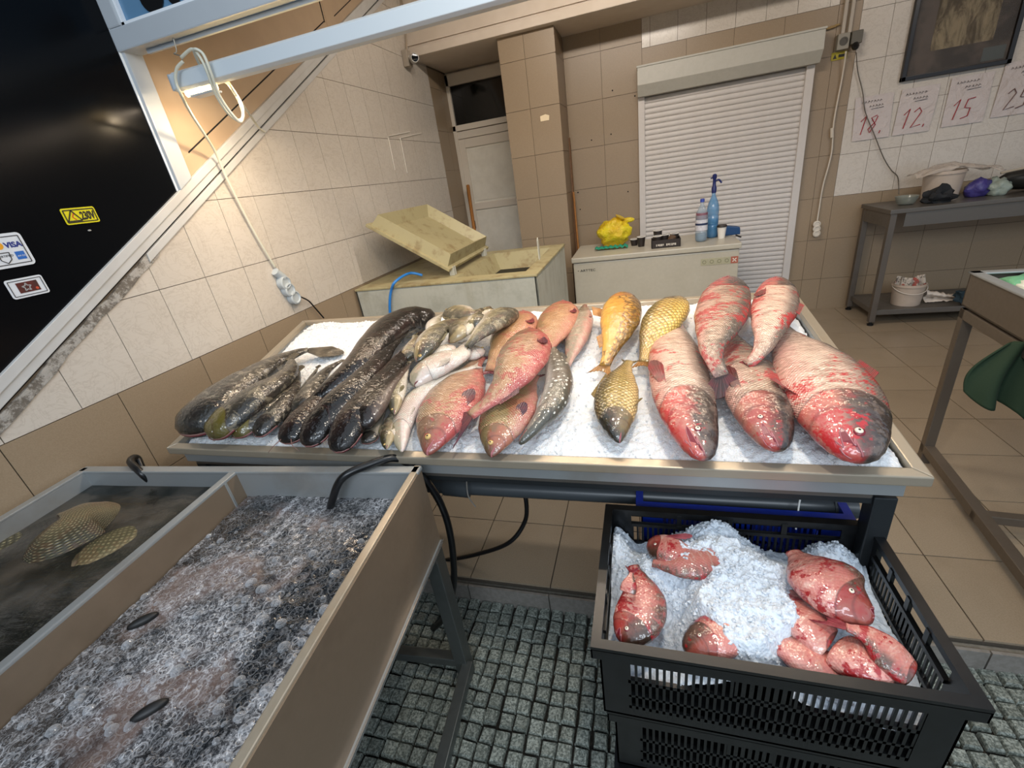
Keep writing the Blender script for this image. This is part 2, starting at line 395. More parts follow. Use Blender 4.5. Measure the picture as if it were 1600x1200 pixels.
# ------------------------------------------------------------ roller shutter
SHM = speckled('white_shutter_paint', 'c9c4c0', 'c0bab4', .45, 20, .3)
SHB = speckled('shutter_box_paint', 'b4b2a9', 'a8a69c', .45, 30, .3)
ws = struct(thing('window_1', '', '', (.6, YB, 0))); del ws['category']; del ws['label']
bx = MB(); prof = [(YB, 2.105), (YB-.145, 2.105), (YB-.15, 1.98), (YB-.10, 1.905), (YB, 1.905)]
bx.prism([(-.032, y, z) for y, z in prof], (1.285, 0, 0)); obj('shutter_box', bx, SHB, ws, bevel=.003)
obj('box_top_lip', MB().box((-.036, YB-.152, 2.10), (1.258, YB, 2.112)), SHB, ws)
obj('guide_rail', MB().box((-.03, YB-.05, 0), (.022, YB, 1.905)), SHM, ws, bevel=.003)
obj('guide_rail', MB().box((1.185, YB-.05, 0), (1.24, YB, 1.905)), SHM, ws, bevel=.003)
pit = .0395; sl = MB()
pr = [(0, 0), (-.004, .002), (-.0085, .010), (-.0095, .020), (-.0075, .031), (-.003, .0365), (-.001, .0385), (.004, .0385), (.004, .0)]
sl.prism([(.02, y, z) for y, z in pr], (1.168, 0, 0)); slm = mesh('slat', sl, SHM)
for k in range(48): obj('slat', slm, None, ws, loc=(0, YB-.022, 1.898-pit*(k+1)))
obj('shutter_gap', MB().box((.02, YB-.02, 0), (1.19, YB-.012, 1.9)), plain('shutter_joint', '9a958e', .8), ws)
# crumbly foam above the box
mb = MB()
for k in range(26): mb.ell((.72+.03*k*.85, YB-.012, 2.118+R_.uniform(-.004, .008)), (R_.uniform(.012, .03), .014, R_.uniform(.006, .014)), 8, 5)
obj('foam_sealant', mb, speckled('old_foam', 'a38a5e', '8a7048', .9, 80, .5), wb_, True)
# drill holes and patch
for x, z in [(-.235, 2.0), (-.055+.0, 1.93), (-.26, 1.68), (-.43, 1.66), (-.13, 1.2), (-.58, 1.25), (-.57, 1.1)]:
    obj('drill_hole', MB().lathe([(.006, 0), (.006, .002)], (x, YB-.0005, z), 8, (0,-1,0)), GAP, wb_)
mb = MB().prism([(-.79, 4.098, 1.835), (-.72, 4.098, 1.835), (-.715, 4.098, 1.868), (-.745, 4.098, 1.88), (-.79, 4.098, 1.872)], (0, -.002, 0))  # lamp's reflection on the pillar tiles, built as a pale patch
obj('lamp_reflection', mb, plain('reflection_cream', 'e8d6b4', .6), pl)
# frame transom of the shop front, sign glass, black glass panel
FR = speckled('white_window_profile', 'b3b9be', 'a8aeb3', .3, 6, .2)
YT = 1.55
sf = struct(thing('window_2', '', '', (-1.8, YT, 2.1))); del sf['category']; del sf['label']
gl = aty(197, 42, YT)
obj('transom_bar', MB().box((XL, YT-.02, 2.05), (2.6, YT+.06, gl.z)), FR, sf, bevel=.005)
obj('transom_bead', MB().box((XL+.09, YT+.018, 2.036), (2.6, YT+.03, 2.05)), FR, sf, bevel=.002)
obj('mullion', MB().box((XL, YT-.02, gl.z), (gl.x, YT+.06, 2.95)), FR, sf, bevel=.005)
obj('glazing_bead', MB().box((gl.x, YT-.012, gl.z), (gl.x+.012, YT+.02, 2.95)), plain('white_bead', 'e6eaee', .3), sf)
obj('glazing_bead', MB().box((gl.x, YT-.012, gl.z), (2.6, YT+.02, gl.z+.010)), plain('white_bead_2', 'e6eaee', .3), sf)
sg = obj('sign_pane', MB().box((gl.x+.01, YT, gl.z+.01), (2.6, YT+.01, 2.95)), Mat('sky_tinted_sign_glass', '5f86a6', .25).m, sf)  # blue of the reflected sky is put into the pane's colour
mb = MB()
for px, py, w, h in ((236, -6, .050, .045), (268, -16, .030, .04)):
    c = aty(px, py, YT-.003)
    mb.lathe([(1, 0), (1, .003)], (0,0,0), 24, (0,-1,0)); o = len(mb.v)-48
    for k in range(o, o+48): v = mb.v[k]; mb.v[k] = Vector((c.x+v.x*w, c.y+v.y, c.z+v.z*h))
obj('sign_lettering', mb, plain('black_sign_letters', '0b0b0d', .4), sg, 'auto')
# the room's post at the glass, dark glass door panel with stickers
wp = struct(thing('window_3', '', '', (XL, 1.0, 1.5))); del wp['category']; del wp['label']
GY = 1.535
DG = Mat('black_glass', '090b0e', .2, spec=.12).m
mb = MB().prism([(XL-.004, -2.1, zdiag(-2.1)+.10), (XL-.004, GY, zdiag(GY)+.10), (XL-.004, GY, 3.0), (XL-.004, -2.1, 3.0)], (.006, 0, 0)); obj('black_pane', mb, DG, wp)
mb = MB().prism([(XL-.006, GY+.004, zdiag(GY)+.10), (XL-.006, GY+.075, zdiag(GY+.075)+.10), (XL-.006, GY+.075, 3.0), (XL-.006, GY+.004, 3.0)], (.026, 0, 0)); obj('post', mb, FR, wp, bevel=.004)
obj('white_seal', MB().box((XL, GY-.003, zdiag(GY)+.10), (XL+.006, GY+.004, 3.0)), plain('white_silicone', 'f2f2f0', .4), wp)
# ------------------------------------------------------------ display table
FL, FRc, BRc, BL = Vector((-1.535, .885, .80)), Vector((.550, .890, .80)), Vector((.520, 1.785, .949)), Vector((-1.655, 1.80, .951))
def bil(u, v, h=0.0):
    p = (FL*(1-u)+FRc*u)*(1-v)+(BL*(1-u)+BRc*u)*v; return p+Vector((0,0,h))
table = thing('display_table', 'long sloping stainless steel table heaped with ice and fish', 'table', (-.5, 1.3, 0))
def ring(u0, v0, u1, v1): return [bil(u0,v0), bil(u1,v0), bil(u1,v1), bil(u0,v1)]
ou, inn = ring(0,0,1,1), ring(.013,.030,.987,.975)
dz = Vector((0,0,-.006))
mb = MB()
names = []
for k in range(4):
    a, b, c, d = ou[k], ou[(k+1)%4], inn[(k+1)%4], inn[k]
    m2 = MB().hexa([a+dz*4, b+dz*4, c+dz*4, d+dz*4], [a, b, c, d]); obj('rim', m2, STEEL_W, table, bevel=.003)
mb = MB()
fo = [p+Vector((0,0,-.075)) for p in inn]
for k in range(4): mb.add([inn[k]+dz*3, inn[(k+1)%4]+dz*3, fo[(k+1)%4], fo[k]], [(0,1,2,3)])
mb.add(fo, [(0,1,2,3)]); obj('tray', mb, STEEL, table, smooth='raw')
# aprons and under frame
ap = ring(.02,.045,.965,.955)
for k in range(4):
    a, b = ap[k]+dz*4, ap[(k+1)%4]+dz*4; n = (b-a).cross(Vector((0,0,1))).normalized()*-.012
    obj('apron', MB().hexa([a+Vector((0,0,-.075)), b+Vector((0,0,-.075)), b+n+Vector((0,0,-.075)), a+n+Vector((0,0,-.075))], [a, b, b+n, a+n]), STEEL_D, table, bevel=.003)
DARKST = steel('dark_frame_steel', '34383b', .4, .6, '24211d')
for u, v in ((.03,.07), (.978,.07), (.03,.93), (.978,.93)):
    p = bil(u, v); obj('leg', MB().box((p.x-.022, p.y-.022, 0.0), (p.x+.022, p.y+.022, p.z-.10)), DARKST, table, bevel=.003)
for v in (.07, .93):
    a, b = bil(.03, v), bil(.978, v); obj('cross_rail', MB().beam(a-Vector((0,0,.112)), b-Vector((0,0,.112)), .03, .022), DARKST, table, bevel=.002)
for u in (.03, .978):
    a, b = bil(u, .07), bil(u, .93); obj('cross_rail', MB().beam(a-Vector((0,0,.14)), b-Vector((0,0,.14)), .03, .035), DARKST, table, bevel=.002)
PIPE = plain('grey_drain_pipe', '3d4246', .35)
a = aty(655, 757, 1.10); b = aty(1333, 792, 1.10)
t = tag(obj('drain_pipe', MB().tube([a+Vector((-.7,0,.0)), a, b], .026, 14), PIPE, None, 'auto'), 'long dark grey plastic drain pipe running under the display table', 'pipe')
obj('pipe_collar', MB().tube([a+Vector((.10,0,0)), a+Vector((.19,0,-.004))], .032, 14), PIPE, t, 'auto'); 
obj('pipe_collar', MB().tube([b-Vector((.05,0,0)), b+Vector((.004,0,0))], .031, 14), PIPE, t, 'auto')
for k, x in enumerate((732, 1248)):
    q = aty(x, 765 if k == 0 else 775, 1.07)
    o = tag(obj('cable_tie', MB().tube(smooth_path([q+Vector((.008,-.02,.03)), q+Vector((0,-.012,.0)), q+Vector((-.012,-.05,-.07))] if k else [q+Vector((0,0,.035)), q+Vector((.01,-.03,.0)), q+Vector((.03,-.035,-.04))], 5), .0022, 6), plain('tie_%d' % k, 'e8e8e2' if k else '77726a', .5)), 'white plastic strap hanging from table rail above the black crate' if k else 'thin loose grey string tied round drain pipe near fish tank', 'strap' if k else 'string')

# ------------------------------------------------------------ ice material + bed
def icemat(name, c='e8eaec', sc=1.0):
    m = Mat(name, c, .45, spec=.4); co = m.co('Object')
    a = m.vor(co, 210*sc, rnd=1.0); b = m.noise(co, 90*sc, 4, .7); d = m.noise(co, 14, 4, .6)
    m.set('Base Color', m.mix(m.math('MULTIPLY', m.step(b, .4, .7), .15), c, 'cfd9e4'))
    m.set('Subsurface Weight', .25); m.set('Subsurface Radius', (.02, .025, .03)); m.set('Subsurface Scale', .5)
    m.bump(m.math('ADD', a, m.math('MULTIPLY', b, 1.3)), .45, .004); return m.m
ICE = icemat('crushed_ice')
def fbm(p, o=4):
    s = 0; a = 1
    for k in range(o): s += a*mnoise.noise(p); p = p*2.1; a *= .55
    return s
def ice_h(u, v):
    p = bil(u, v); h = -.010+.010*fbm(Vector((p.x*5, p.y*5, 1)))
    h += .030*max(0, v-.55)*(1 if u < .35 else .55)+(.012*max(0, 1-abs(u-.97)/.05) if v < .35 else 0)
    e = min(u, 1-u)*2.1; f = min(v, 1-v)
    h -= .045*math.exp(-e/.022)+.035*math.exp(-f*.95/.03)+(.03*math.exp(-e/.05) if v > .2 else 0)
    return h
def icefn(a, b):
    u = .015+.97*a; v = .034+.94*b; h = ice_h(u, v)
    p = bil(u, v); g = mnoise.cell(Vector((p.x*95, p.y*95, 3.3)))*.0025+mnoise.noise(Vector((p.x*60, p.y*60, 7)))*.0035+mnoise.noise(Vector((p.x*160, p.y*160, 2)))*.0025
    return p+Vector((0, 0, h+g))
ice = obj('crushed_ice', MB().grid(460, 200, icefn), ICE, None, 'raw', kind='stuff')
for p in ice.data.polygons: p.use_smooth = True
tag(ice, 'bed of white crushed ice filling the long steel table tray', 'ice')
CH = []
for k in range(6):
    bm = bmesh.new(); bmesh.ops.create_icosphere(bm, subdivisions=1, radius=1); rr = random.Random(k)
    for v in bm.verts: v.co *= rr.uniform(.6, 1.15)
    CH.append(([v.co.copy() for v in bm.verts], [tuple(q.index for q in f.verts) for f in bm.faces])); bm.free()
def lumps(mb, n, pos, r0, r1, rr=R_):
    for k in range(n):
        p = pos(); s = rr.uniform(r0, r1); q = Matrix.Rotation(rr.uniform(0, 6.28), 3, Vector((rr.random(), rr.random(), rr.random()+.1)).normalized())
        vs, fs = CH[rr.randrange(6)]; mb.add([p+(q@v)*s for v in vs], fs)
mb = MB()
def onbed(u0=0.03, u1=.97, v0=.05, v1=.95):
    def f():
        u, v = R_.uniform(u0, u1), R_.uniform(v0, v1); return bil(u, v, ice_h(u, v)+.001)
    return f
lumps(mb, 2600, onbed(), .002, .0045)
lumps(mb, 500, onbed(.925, .965, .05, .9), .005, .014)
lumps(mb, 160, onbed(.47, .50, .04, .10), .006, .014)
lumps(mb, 420, onbed(.03, .3, .88, .95), .004, .009)
o = obj('loose_ice_grain', mb, ICE, ice, 'auto', kind='stuff')

# ------------------------------------------------------------ the twin fish tank
TA = math.radians(4); E1 = Vector((-math.cos(TA), -math.sin(TA), 0)); E2 = Vector((math.sin(TA)*1.2, -math.cos(TA), 0)).normalized()
TO = Vector((-.586, .865, 0)); RZ = .78
def tk(a, b, z): return TO+E1*a+E2*b+Vector((0,0,z))      # a: to the left, b: towards the viewer
tank = thing('fish_tank', 'twin stainless steel water basin on legs, full of live fish', 'tank', (-1.1, .4, 0))
WT, LT, BZ = 1.20, 1.30, .515
def plate(a0, b0, a1, b1, z0, z1, t=.004, name='tank_wall', mat=STEEL):
    n = Vector((0,0,1)).cross(tk(a1,b1,0)-tk(a0,b0,0)).normalized()*t
    P = [tk(a0,b0,z0), tk(a1,b1,z0)]; lo = [P[0], P[1], P[1]+n, P[0]+n]; hi = [p+Vector((0,0,z1-z0)) for p in lo]
    return obj(name, MB().hexa(lo, hi), mat, tank)
TSIDE = steel('tank_side_steel', '857563', .42, .4, '6c5c4c')
plate(0, 0, 0, LT, BZ, RZ, mat=TSIDE); plate(0, 0, WT, 0, BZ, RZ); plate(WT, 0, WT, LT, BZ, RZ); plate(0, LT, WT, LT, BZ, RZ)
plate(.018, .018, .018, LT, BZ, RZ-.004); plate(.018, .018, WT-.02, .018, BZ, RZ-.004); plate(WT-.02, .018, WT-.02, LT, BZ, RZ-.004)
plate(.581, .018, .581, LT, BZ, RZ-.004, .003, mat=TSIDE); plate(.599, .018, .599, LT, BZ, RZ-.004, .003)
def bar(a0, b0, a1, b1, z, w, h, name, mat=STEEL, bev=.003): return obj(name, MB().beam(tk(a0,b0,z), tk(a1,b1,z), w, h), mat, tank, bevel=bev)
bar(.009, -.01, .009, LT, RZ, .020, .010, 'rim', STEEL_W); bar(-.005, .008, WT, .008, RZ, .03, .010, 'rim', STEEL); bar(WT-.01, 0, WT-.01, LT, RZ, .028, .010, 'rim', STEEL)
bar(.59, .01, .59, LT, RZ-.001, .024, .010, 'divider_cap', STEEL)
obj('tank_floor', MB().hexa([tk(0,0,BZ), tk(WT,0,BZ), tk(WT,LT,BZ), tk(0,LT,BZ)], [tk(0,0,BZ+.01), tk(WT,0,BZ+.01), tk(WT,LT,BZ+.01), tk(0,LT,BZ+.01)]), STEEL_D, tank)
bar(-.004, .0, -.004, LT, BZ+.006, .014, .012, 'bottom_fold', STEEL, .002)
BR_ = steel('bright_fold_steel', 'c7c9cb', .22, .9)
bar(-.012, .0, -.012, LT, BZ+.012, .004, .004, 'bottom_bead', BR_, 0)
LEGM = steel('leg_steel', '6d716f', .38, .8, '4a4740')
for a, b in ((.02, .02), (WT-.03, .02), (.02, .95), (WT-.03, .95)):
    p = tk(a, b, 0); obj('leg', MB().box((p.x-.022, p.y-.022, ZS), (p.x+.022, p.y+.022, BZ)), LEGM, tank, bevel=.003)
bar(.02, .02, WT-.03, .02, ZS+.09, .035, .035, 'leg_brace', LEGM); bar(.0, .03, .0, .95, ZS+.085, .035, .035, 'leg_brace', LEGM); bar(WT-.03, .02, WT-.03, .95, ZS+.08, .035, .035, 'leg_brace', LEGM)
bar(.03, .06, .03, LT-.1, BZ-.03, .03, .03, 'under_rail', STEEL_D); bar(.0, .03, WT, .03, BZ-.02, .03, .04, 'under_rail', STEEL_D)
cl = plate(.592+.0, .03, .578, .07, .66, RZ-.004, .003, 'corner_gusset', STEEL)
# water: still and murky on the left, seething with bubbles on the right
def water(name, murk, c, rough=.05, bumpm=None):
    m = Mat(name, c, rough, spec=.8); n = m.n; tr = n.new('ShaderNodeBsdfTransparent'); tr.inputs[0].default_value = lin('9aa39c')
    mx = n.new('ShaderNodeMixShader'); m.l.new(tr.outputs[0], mx.inputs[1]); m.l.new(m.b.outputs[0], mx.inputs[2]); m.l.new(mx.outputs[0], m.out.inputs[0])
    return m, mx
m, mx = water('murky_still_water', .5, '2a2a27'); co = m.co('Object')
ns = m.noise(co, 7, 5, .6); m.set('Base Color', m.mix(m.step(ns, .35, .65), '1e211f', '4a4640'))
m.bump(m.noise(m.co('Object', (8., 22., 8.)), 1.2, 5, .6, .6), .25, .02)
m.l.new(m.math('ADD', m.math('MULTIPLY', m.step(ns, .3, .7), .30), .44), mx.inputs[0]); WSTILL = m.m
WZ = .728
WR = .699
obj('still_water', MB().grid(40, 80, lambda a, b: tk(.604+(WT-.628)*a, .022+(LT-.032)*b, WZ+.0015*mnoise.noise(Vector((a*6, b*22, 3))))), WSTILL, tank, True, kind='stuff')
m, mx = water('aerated_water', .5, '3c4247', .12); co = m.co('Object')
stv = m.co('Object', (1.6, 3.2, 1.0))
mp = m.node('ShaderNodeMapping'); m.l.new(m.co('Object'), mp.inputs[0]); mp.inputs['Rotation'].default_value = (0,0,.5); mp.inputs['Scale'].default_value = (9, 3.4, 6)
str_ = m.noise(mp.outputs[0], 1.0, 5, .65, .8)
rg = lambda s_, r_, w_: m.step(m.math('ABSOLUTE', m.math('SUBTRACT', m.vor(co, s_), r_)), w_, w_*.2)
e1 = rg(62, .40, .10); e2 = rg(140, .38, .14); e3 = rg(24, .42, .035); dt = m.step(m.vor(co, 190), .20, .10)
fine = m.step(m.noise(co, 110, 4, .65, .8), .44, .66)
foam = m.math('MAXIMUM', m.math('MAXIMUM', m.math('MULTIPLY', e1, .34), m.math('MULTIPLY', e2, .20)), m.math('MAXIMUM', m.math('MULTIPLY', e3, .45), m.math('MULTIPLY', dt, .8)))
dens = m.step(str_, .40, .66)
foam = m.math('ADD', m.math('MULTIPLY', foam, m.math('ADD', m.math('MULTIPLY', dens, .85), .25)), m.math('MULTIPLY', m.math('ADD', m.math('MULTIPLY', dens, .75), .1), m.math('MULTIPLY', fine, .55)), clamp=True)
pk = m.step(m.noise(co, 5.5, 3, .5, .5), .52, .68)
basec = m.mix(m.math('MULTIPLY', pk, .5), '101418', '8f7a72'); basec = m.mix(m.math('MULTIPLY', dens, .35), basec, '77777c')
m.set('Base Color', m.mix(foam, basec, 'dfe2e8')); m.bump(m.math('ADD', m.math('MULTIPLY', e1, .6), m.noise(co, 45, 3, .6)), .35, .006)
mx.inputs[0].default_value = .92; WFOAM = m.m
def wfn(a, b):
    p = tk(.022+.553*a, .022+(LT-.04)*b, WR-.004); s = Vector((p.x*1.0, p.y*1.0, 0))
    return p+Vector((0,0,.005*fbm(s*7)+.002*fbm(s*40, 2)))
bw = obj('bubbling_water', MB().grid(150, 300, wfn), WFOAM, tank, 'raw', kind='stuff')
for p in bw.data.polygons: p.use_smooth = True
mb = MB(); half = MB().lathe([(1,0),(.92,.38),(.7,.7),(.38,.92),(.05,1)], n=10, cap0=False)
for k in range(1300):
    a, b = R_.random(), R_.random()**.8; p = wfn(a, b); r = .0016+.012*R_.random()**7
    mb.add([p+Vector((v.x*r, v.y*r, v.z*r*.75-.001)) for v in half.v], half.f)
BUB = Mat('bubble_film', 'c8ccd2', .06, spec=.9)
tr = BUB.n.new('ShaderNodeBsdfTransparent'); mx = BUB.n.new('ShaderNodeMixShader'); lw = BUB.n.new('ShaderNodeLayerWeight'); lw.inputs[0].default_value = .35
BUB.l.new(BUB.math('ADD', BUB.math('MULTIPLY', lw.outputs['Facing'], .75), .12), mx.inputs[0]); BUB.l.new(tr.outputs[0], mx.inputs[1]); BUB.l.new(BUB.b.outputs[0], mx.inputs[2]); BUB.l.new(mx.outputs[0], BUB.out.inputs[0])
obj('bubble', mb, BUB.m, tank, True, kind='stuff')

# hoses
HOSE = plain('black_rubber_hose', '101113', .28)
def hose(name, pts, r, label, cat='hose', mat=HOSE, n=8, group=None):
    o = tag(obj(name, MB().tube(smooth_path(pts, n), r, 10), mat, None, True), label, cat, group); return o
hose('air_hose', [atz(245,768,WZ-.02), atz(238,755,WZ+.0), atz(222,740,.775), atz(204,722,.80), atz(214,716,.79), tk(.99,-.02,.74), tk(.96,-.03,.6)], .011, 'short black hose dipping into the still left tank')
hose('air_hose', [atz(516,800,WR-.03), atz(519,782,WR+.02), atz(535,747,.79), atz(575,727,.80), tk(.08,-.035,.79), tk(.03,-.05,.72), aty(690,790,.93), aty(706,850,.94), aty(708,920,.95), aty(690,970,.98), aty(655,992,1.0), aty(600,1000,1.05)], .011, 'long black hose arching over the tank rim from the bubbling side')
hose('water_hose', [aty(640,878,1.25), aty(690,876,1.25), aty(745,866,1.25), aty(795,848,1.25), aty(820,815,1.28), aty(822,782,1.28), aty(815,760,1.3)], .009, 'thin black hose looping below the drain pipe over the tiles')

# ------------------------------------------------------------ crates
CRM = speckled('black_crate_plastic', '08090b', '131517', .30, 30, .5, ('25231f', .25), 0, .05)
def crate(name, label, x0, y0, x1, y1, zt, h, mat, parts=True, ang=0.0):
    root = thing(name, label, 'crate', ((x0+x1)/2, (y0+y1)/2, zt-h))
    c = Vector(((x0+x1)/2, (y0+y1)/2, 0)); q = Matrix.Rotation(ang, 3, 'Z')
    def W_(mb): mb.v = [q@(v-c)+c for v in mb.v]; return mb
    mb = MB(); l = .020
    for a, b in (((x0,y0),(x1,y0+l)), ((x0,y1-l),(x1,y1)), ((x0,y0+l),(x0+l,y1-l)), ((x1-l,y0+l),(x1,y1-l))): mb.box((a[0],a[1],zt-.010), (b[0],b[1],zt))
    for a, b in (((x0,y0),(x1,y0+.003)), ((x0,y1-.003),(x1,y1)), ((x0,y0),(x0+.003,y1)), ((x1-.003,y0),(x1,y1))): mb.box((a[0],a[1],zt-.035), (b[0],b[1],zt-.008))
    obj('rim', W_(mb), mat, root)
    g = .014
    for sd in range(4):
        mb = MB()
        L = (x1-x0 if sd < 2 else y1-y0)-2*g
        def B(a, b, z0, z1, t=.004):
            if sd == 0: mb.box((x0+g+a, y0+g, z0), (x0+g+b, y0+g+t, z1))
            if sd == 1: mb.box((x0+g+a, y1-g-t, z0), (x0+g+b, y1-g, z1))
            if sd == 2: mb.box((x0+g, y0+g+a, z0), (x0+g+t, y0+g+b, z1))
            if sd == 3: mb.box((x1-g-t, y0+g+a, z0), (x1-g, y0+g+b, z1))
        cw = .055
        B(0, cw, zt-h, zt-.008); B(L-cw, L, zt-h, zt-.008); B(cw, L-cw, zt-.018, zt-.008)
        B(cw, L-cw, zt-.052, zt-.042, .010); B(cw, L-cw, zt-h, zt-h+.04, .006)
        nm = 4
        for k in range(1, nm): x = cw+(L-2*cw)*k/nm; B(x-.006, x+.006, zt-.052, zt-.008, .008)
        m0, m1 = L*.42, L*.58; B(m0, m1, zt-.10, zt-.05); B(cw, L-cw, zt-.118, zt-.108, .009)
        x = cw
        while x < L-cw: B(x, x+.0055, zt-h+.03, zt-.05); x += .0135
        x = cw
        B(cw, L-cw, zt-.165, zt-.158, .009)
        obj('slotted_side', W_(mb), mat, root)
    obj('crate_floor', W_(MB().box((x0+g,y0+g,zt-h), (x1-g,y1-g,zt-h+.006))), mat, root)
    return root
CZ = .60; CX0, CY0, CX1, CY1 = -.110, .563, .518, .982
crate('fish_crate', 'black slatted plastic crate holding red carp and ice, upper of the stack', CX0, CY0, CX1, CY1, CZ, .235, CRM)
crate('plastic_crate', 'lower black plastic crate standing beneath the crate of fish', CX0+.02, CY0+.02, CX1-.02, CY1-.01, CZ-.245, .235, CRM)
crate('plastic_crate', 'black plastic crate at the foot of the crate stack on the setts', CX0+.025, CY0+.02, CX1-.025, CY1-.01, CZ-.49, .197, CRM)
BLU = speckled('blue_crate_plastic', '10309a', '0c2478', .35, 30, .4)
crate('blue_crate', 'blue plastic crate under the table behind the black crates', -.03, 1.02, .50, 1.36, .568, .24, BLU)

# ------------------------------------------------------------ old chest with open lid (left)
OLD = Mat('aged_galvanised_chest', 'a5a59a', .5); co = OLD.co('Object'); a_ = OLD.noise(co, 6, 7, .7); b_ = OLD.noise(OLD.co('Object', (18., 18., 2.)), 1, 4, .6)
c_ = OLD.mix(OLD.math('MULTIPLY', OLD.step(a_, .45, .7), .5), 'b4b5aa', '8f8d80'); OLD.set('Base Color', OLD.mix(OLD.math('MULTIPLY', OLD.step(b_, .5, .7), .25), c_, '8a8064')); OLD = OLD.m
CREAM = Mat('stained_cream_plastic', 'b9ad86', .45); co = CREAM.co('Object'); a_ = CREAM.noise(co, 10, 7, .7)
CREAM.set('Base Color', CREAM.mix(CREAM.math('MULTIPLY', CREAM.step(a_, .48, .68), .7), 'a89e78', '7d663f')); CREAM = CREAM.m
QZ = .945
qf, qb, ql, qr = atz(837,428,QZ).y, 3.52, -1.79, atz(837,428,QZ).x
ch = thing('ice_chest', 'old pale metal chest with its cream lid propped open', 'chest', ((ql+qr)/2, (qf+qb)/2, 0))
qx = -1.30
mb = MB()
for a, b in (((ql,qf,0.0),(qr,qf+.012,QZ-.012)), ((ql,qb-.012,0),(qr,qb,QZ-.012)), ((ql,qf,0),(ql+.012,qb,QZ-.012)), ((qr-.012,qf,0),(qr,qb,QZ-.012))): mb.box(a, b)
obj('cabinet_body', mb, OLD, ch, bevel=.003)
mb = MB()
ix0, ix1, iy0, iy1 = -1.12, qr-.085, qf+.11, qb-.13
for a, b in (((ql,qf-.008,QZ-.014),(qr+.008,iy0,QZ)), ((ql,iy1,QZ-.014),(qr+.008,qb,QZ)), ((ql,iy0,QZ-.014),(ix0,iy1,QZ)), ((ix1,iy0,QZ-.014),(qr+.008,iy1,QZ))): mb.box(a, b)
obj('top_frame', mb, CREAM, ch, bevel=.004)
mb = MB(); lo = [(ix0+.05,iy0+.05,QZ-.12), (ix1-.05,iy0+.05,QZ-.12), (ix1-.05,iy1-.05,QZ-.12), (ix0+.05,iy1-.05,QZ-.12)]; hi = [(ix0,iy0,QZ-.004), (ix1,iy0,QZ-.004), (ix1,iy1,QZ-.004), (ix0,iy1,QZ-.004)]
for k in range(4): mb.add([hi[k], hi[(k+1)%4], lo[(k+1)%4], lo[k]], [(0,1,2,3)])
obj('hatch_liner', mb, CREAM, ch)
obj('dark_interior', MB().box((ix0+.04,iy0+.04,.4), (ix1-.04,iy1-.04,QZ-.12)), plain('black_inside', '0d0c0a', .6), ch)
obj('door_trim', MB().box((qr+.001, qf+.01, 0.02), (qr+.004, qb-.02, QZ-.03)), OLD, ch)
mb = MB().prism([(ix1+.012, iy0+.33, QZ), (ix1+.012, iy0+.37, QZ), (ix1+.012, iy0+.37, QZ+.12), (ix1+.012, iy0+.35, QZ+.14), (ix1+.012, iy0+.33, QZ+.12)], (.004, 0, 0)); obj('latch_plate', mb, plain('pale_zinc', 'c9c9bd', .4), ch)
for y in (iy0+.06, iy1-.10):
    obj('hinge', MB().box((ix0-.07, y, QZ), (ix0-.035, y+.006, QZ+.055)).box((ix0-.07, y+.03, QZ), (ix0-.035, y+.036, QZ+.055)), plain('hinge_steel', 'b7b6aa', .4), ch, bevel=.004)
# lid: shallow pan leaning back from the hinge
LH = Vector((ix0-.04, 0, QZ+.05)); la = math.radians(180-33); ld = Vector((math.cos(la), 0, math.sin(la))); ln = Vector((math.sin(la), 0, -math.cos(la)))
LW = .60
def lid(u, y, n): return Vector((LH.x, y, LH.z))+ld*u+ln*n
ly0, ly1 = iy0+.01, iy1+.02
def hx(u0,u1,a0,a1,n0,n1,ins=0): return [lid(u0+ins,a0+ins,n0), lid(u1-ins,a0+ins,n0), lid(u1-ins,a1-ins,n0), lid(u0+ins,a1-ins,n0)], [lid(u0+ins,a0+ins,n1), lid(u1-ins,a0+ins,n1), lid(u1-ins,a1-ins,n1), lid(u0+ins,a1-ins,n1)]
l_ = obj('lid', MB().hexa(*hx(0,LW,ly0,ly1,-.02,.0)), CREAM, ch, bevel=.003)
mb = MB(); w = .06; A = [lid(.025,ly0+.025,0), lid(LW-.025,ly0+.025,0), lid(LW-.025,ly1-.025,0), lid(.025,ly1-.025,0)]
Bq = [lid(w-.02,ly0+w-.02,.075), lid(LW-w+.02,ly0+w-.02,.075), lid(LW-w+.02,ly1-w+.02,.075), lid(w-.02,ly1-w+.02,.075)]
Cq = [lid(w+.04,ly0+w+.04,.012), lid(LW-w-.04,ly0+w+.04,.012), lid(LW-w-.04,ly1-w-.04,.012), lid(w+.04,ly1-w-.04,.012)]
for k in range(4):
    j = (k+1)%4; mb.add([A[k],A[j],Bq[j],Bq[k]], [(0,1,2,3)]); mb.add([Bq[k],Bq[j],Cq[j],Cq[k]], [(0,1,2,3)])
mb.add(Cq, [(0,1,2,3)]); obj('inner_moulding', mb, CREAM, l_)
bh = Mat('blue_plastic_hose', '2f7fd0', .35).m
hz = [atz(660,430,QZ+.02), atz(640,427,QZ+.045), atz(618,440,QZ+.03), aty(611,455,qf-.015), aty(609,475,qf-.02), aty(610,500,qf-.02), aty(612,540,qf-.02)]
hose('blue_hose', hz, .0085, 'bright blue hose hanging over the front of the old chest', mat=bh)

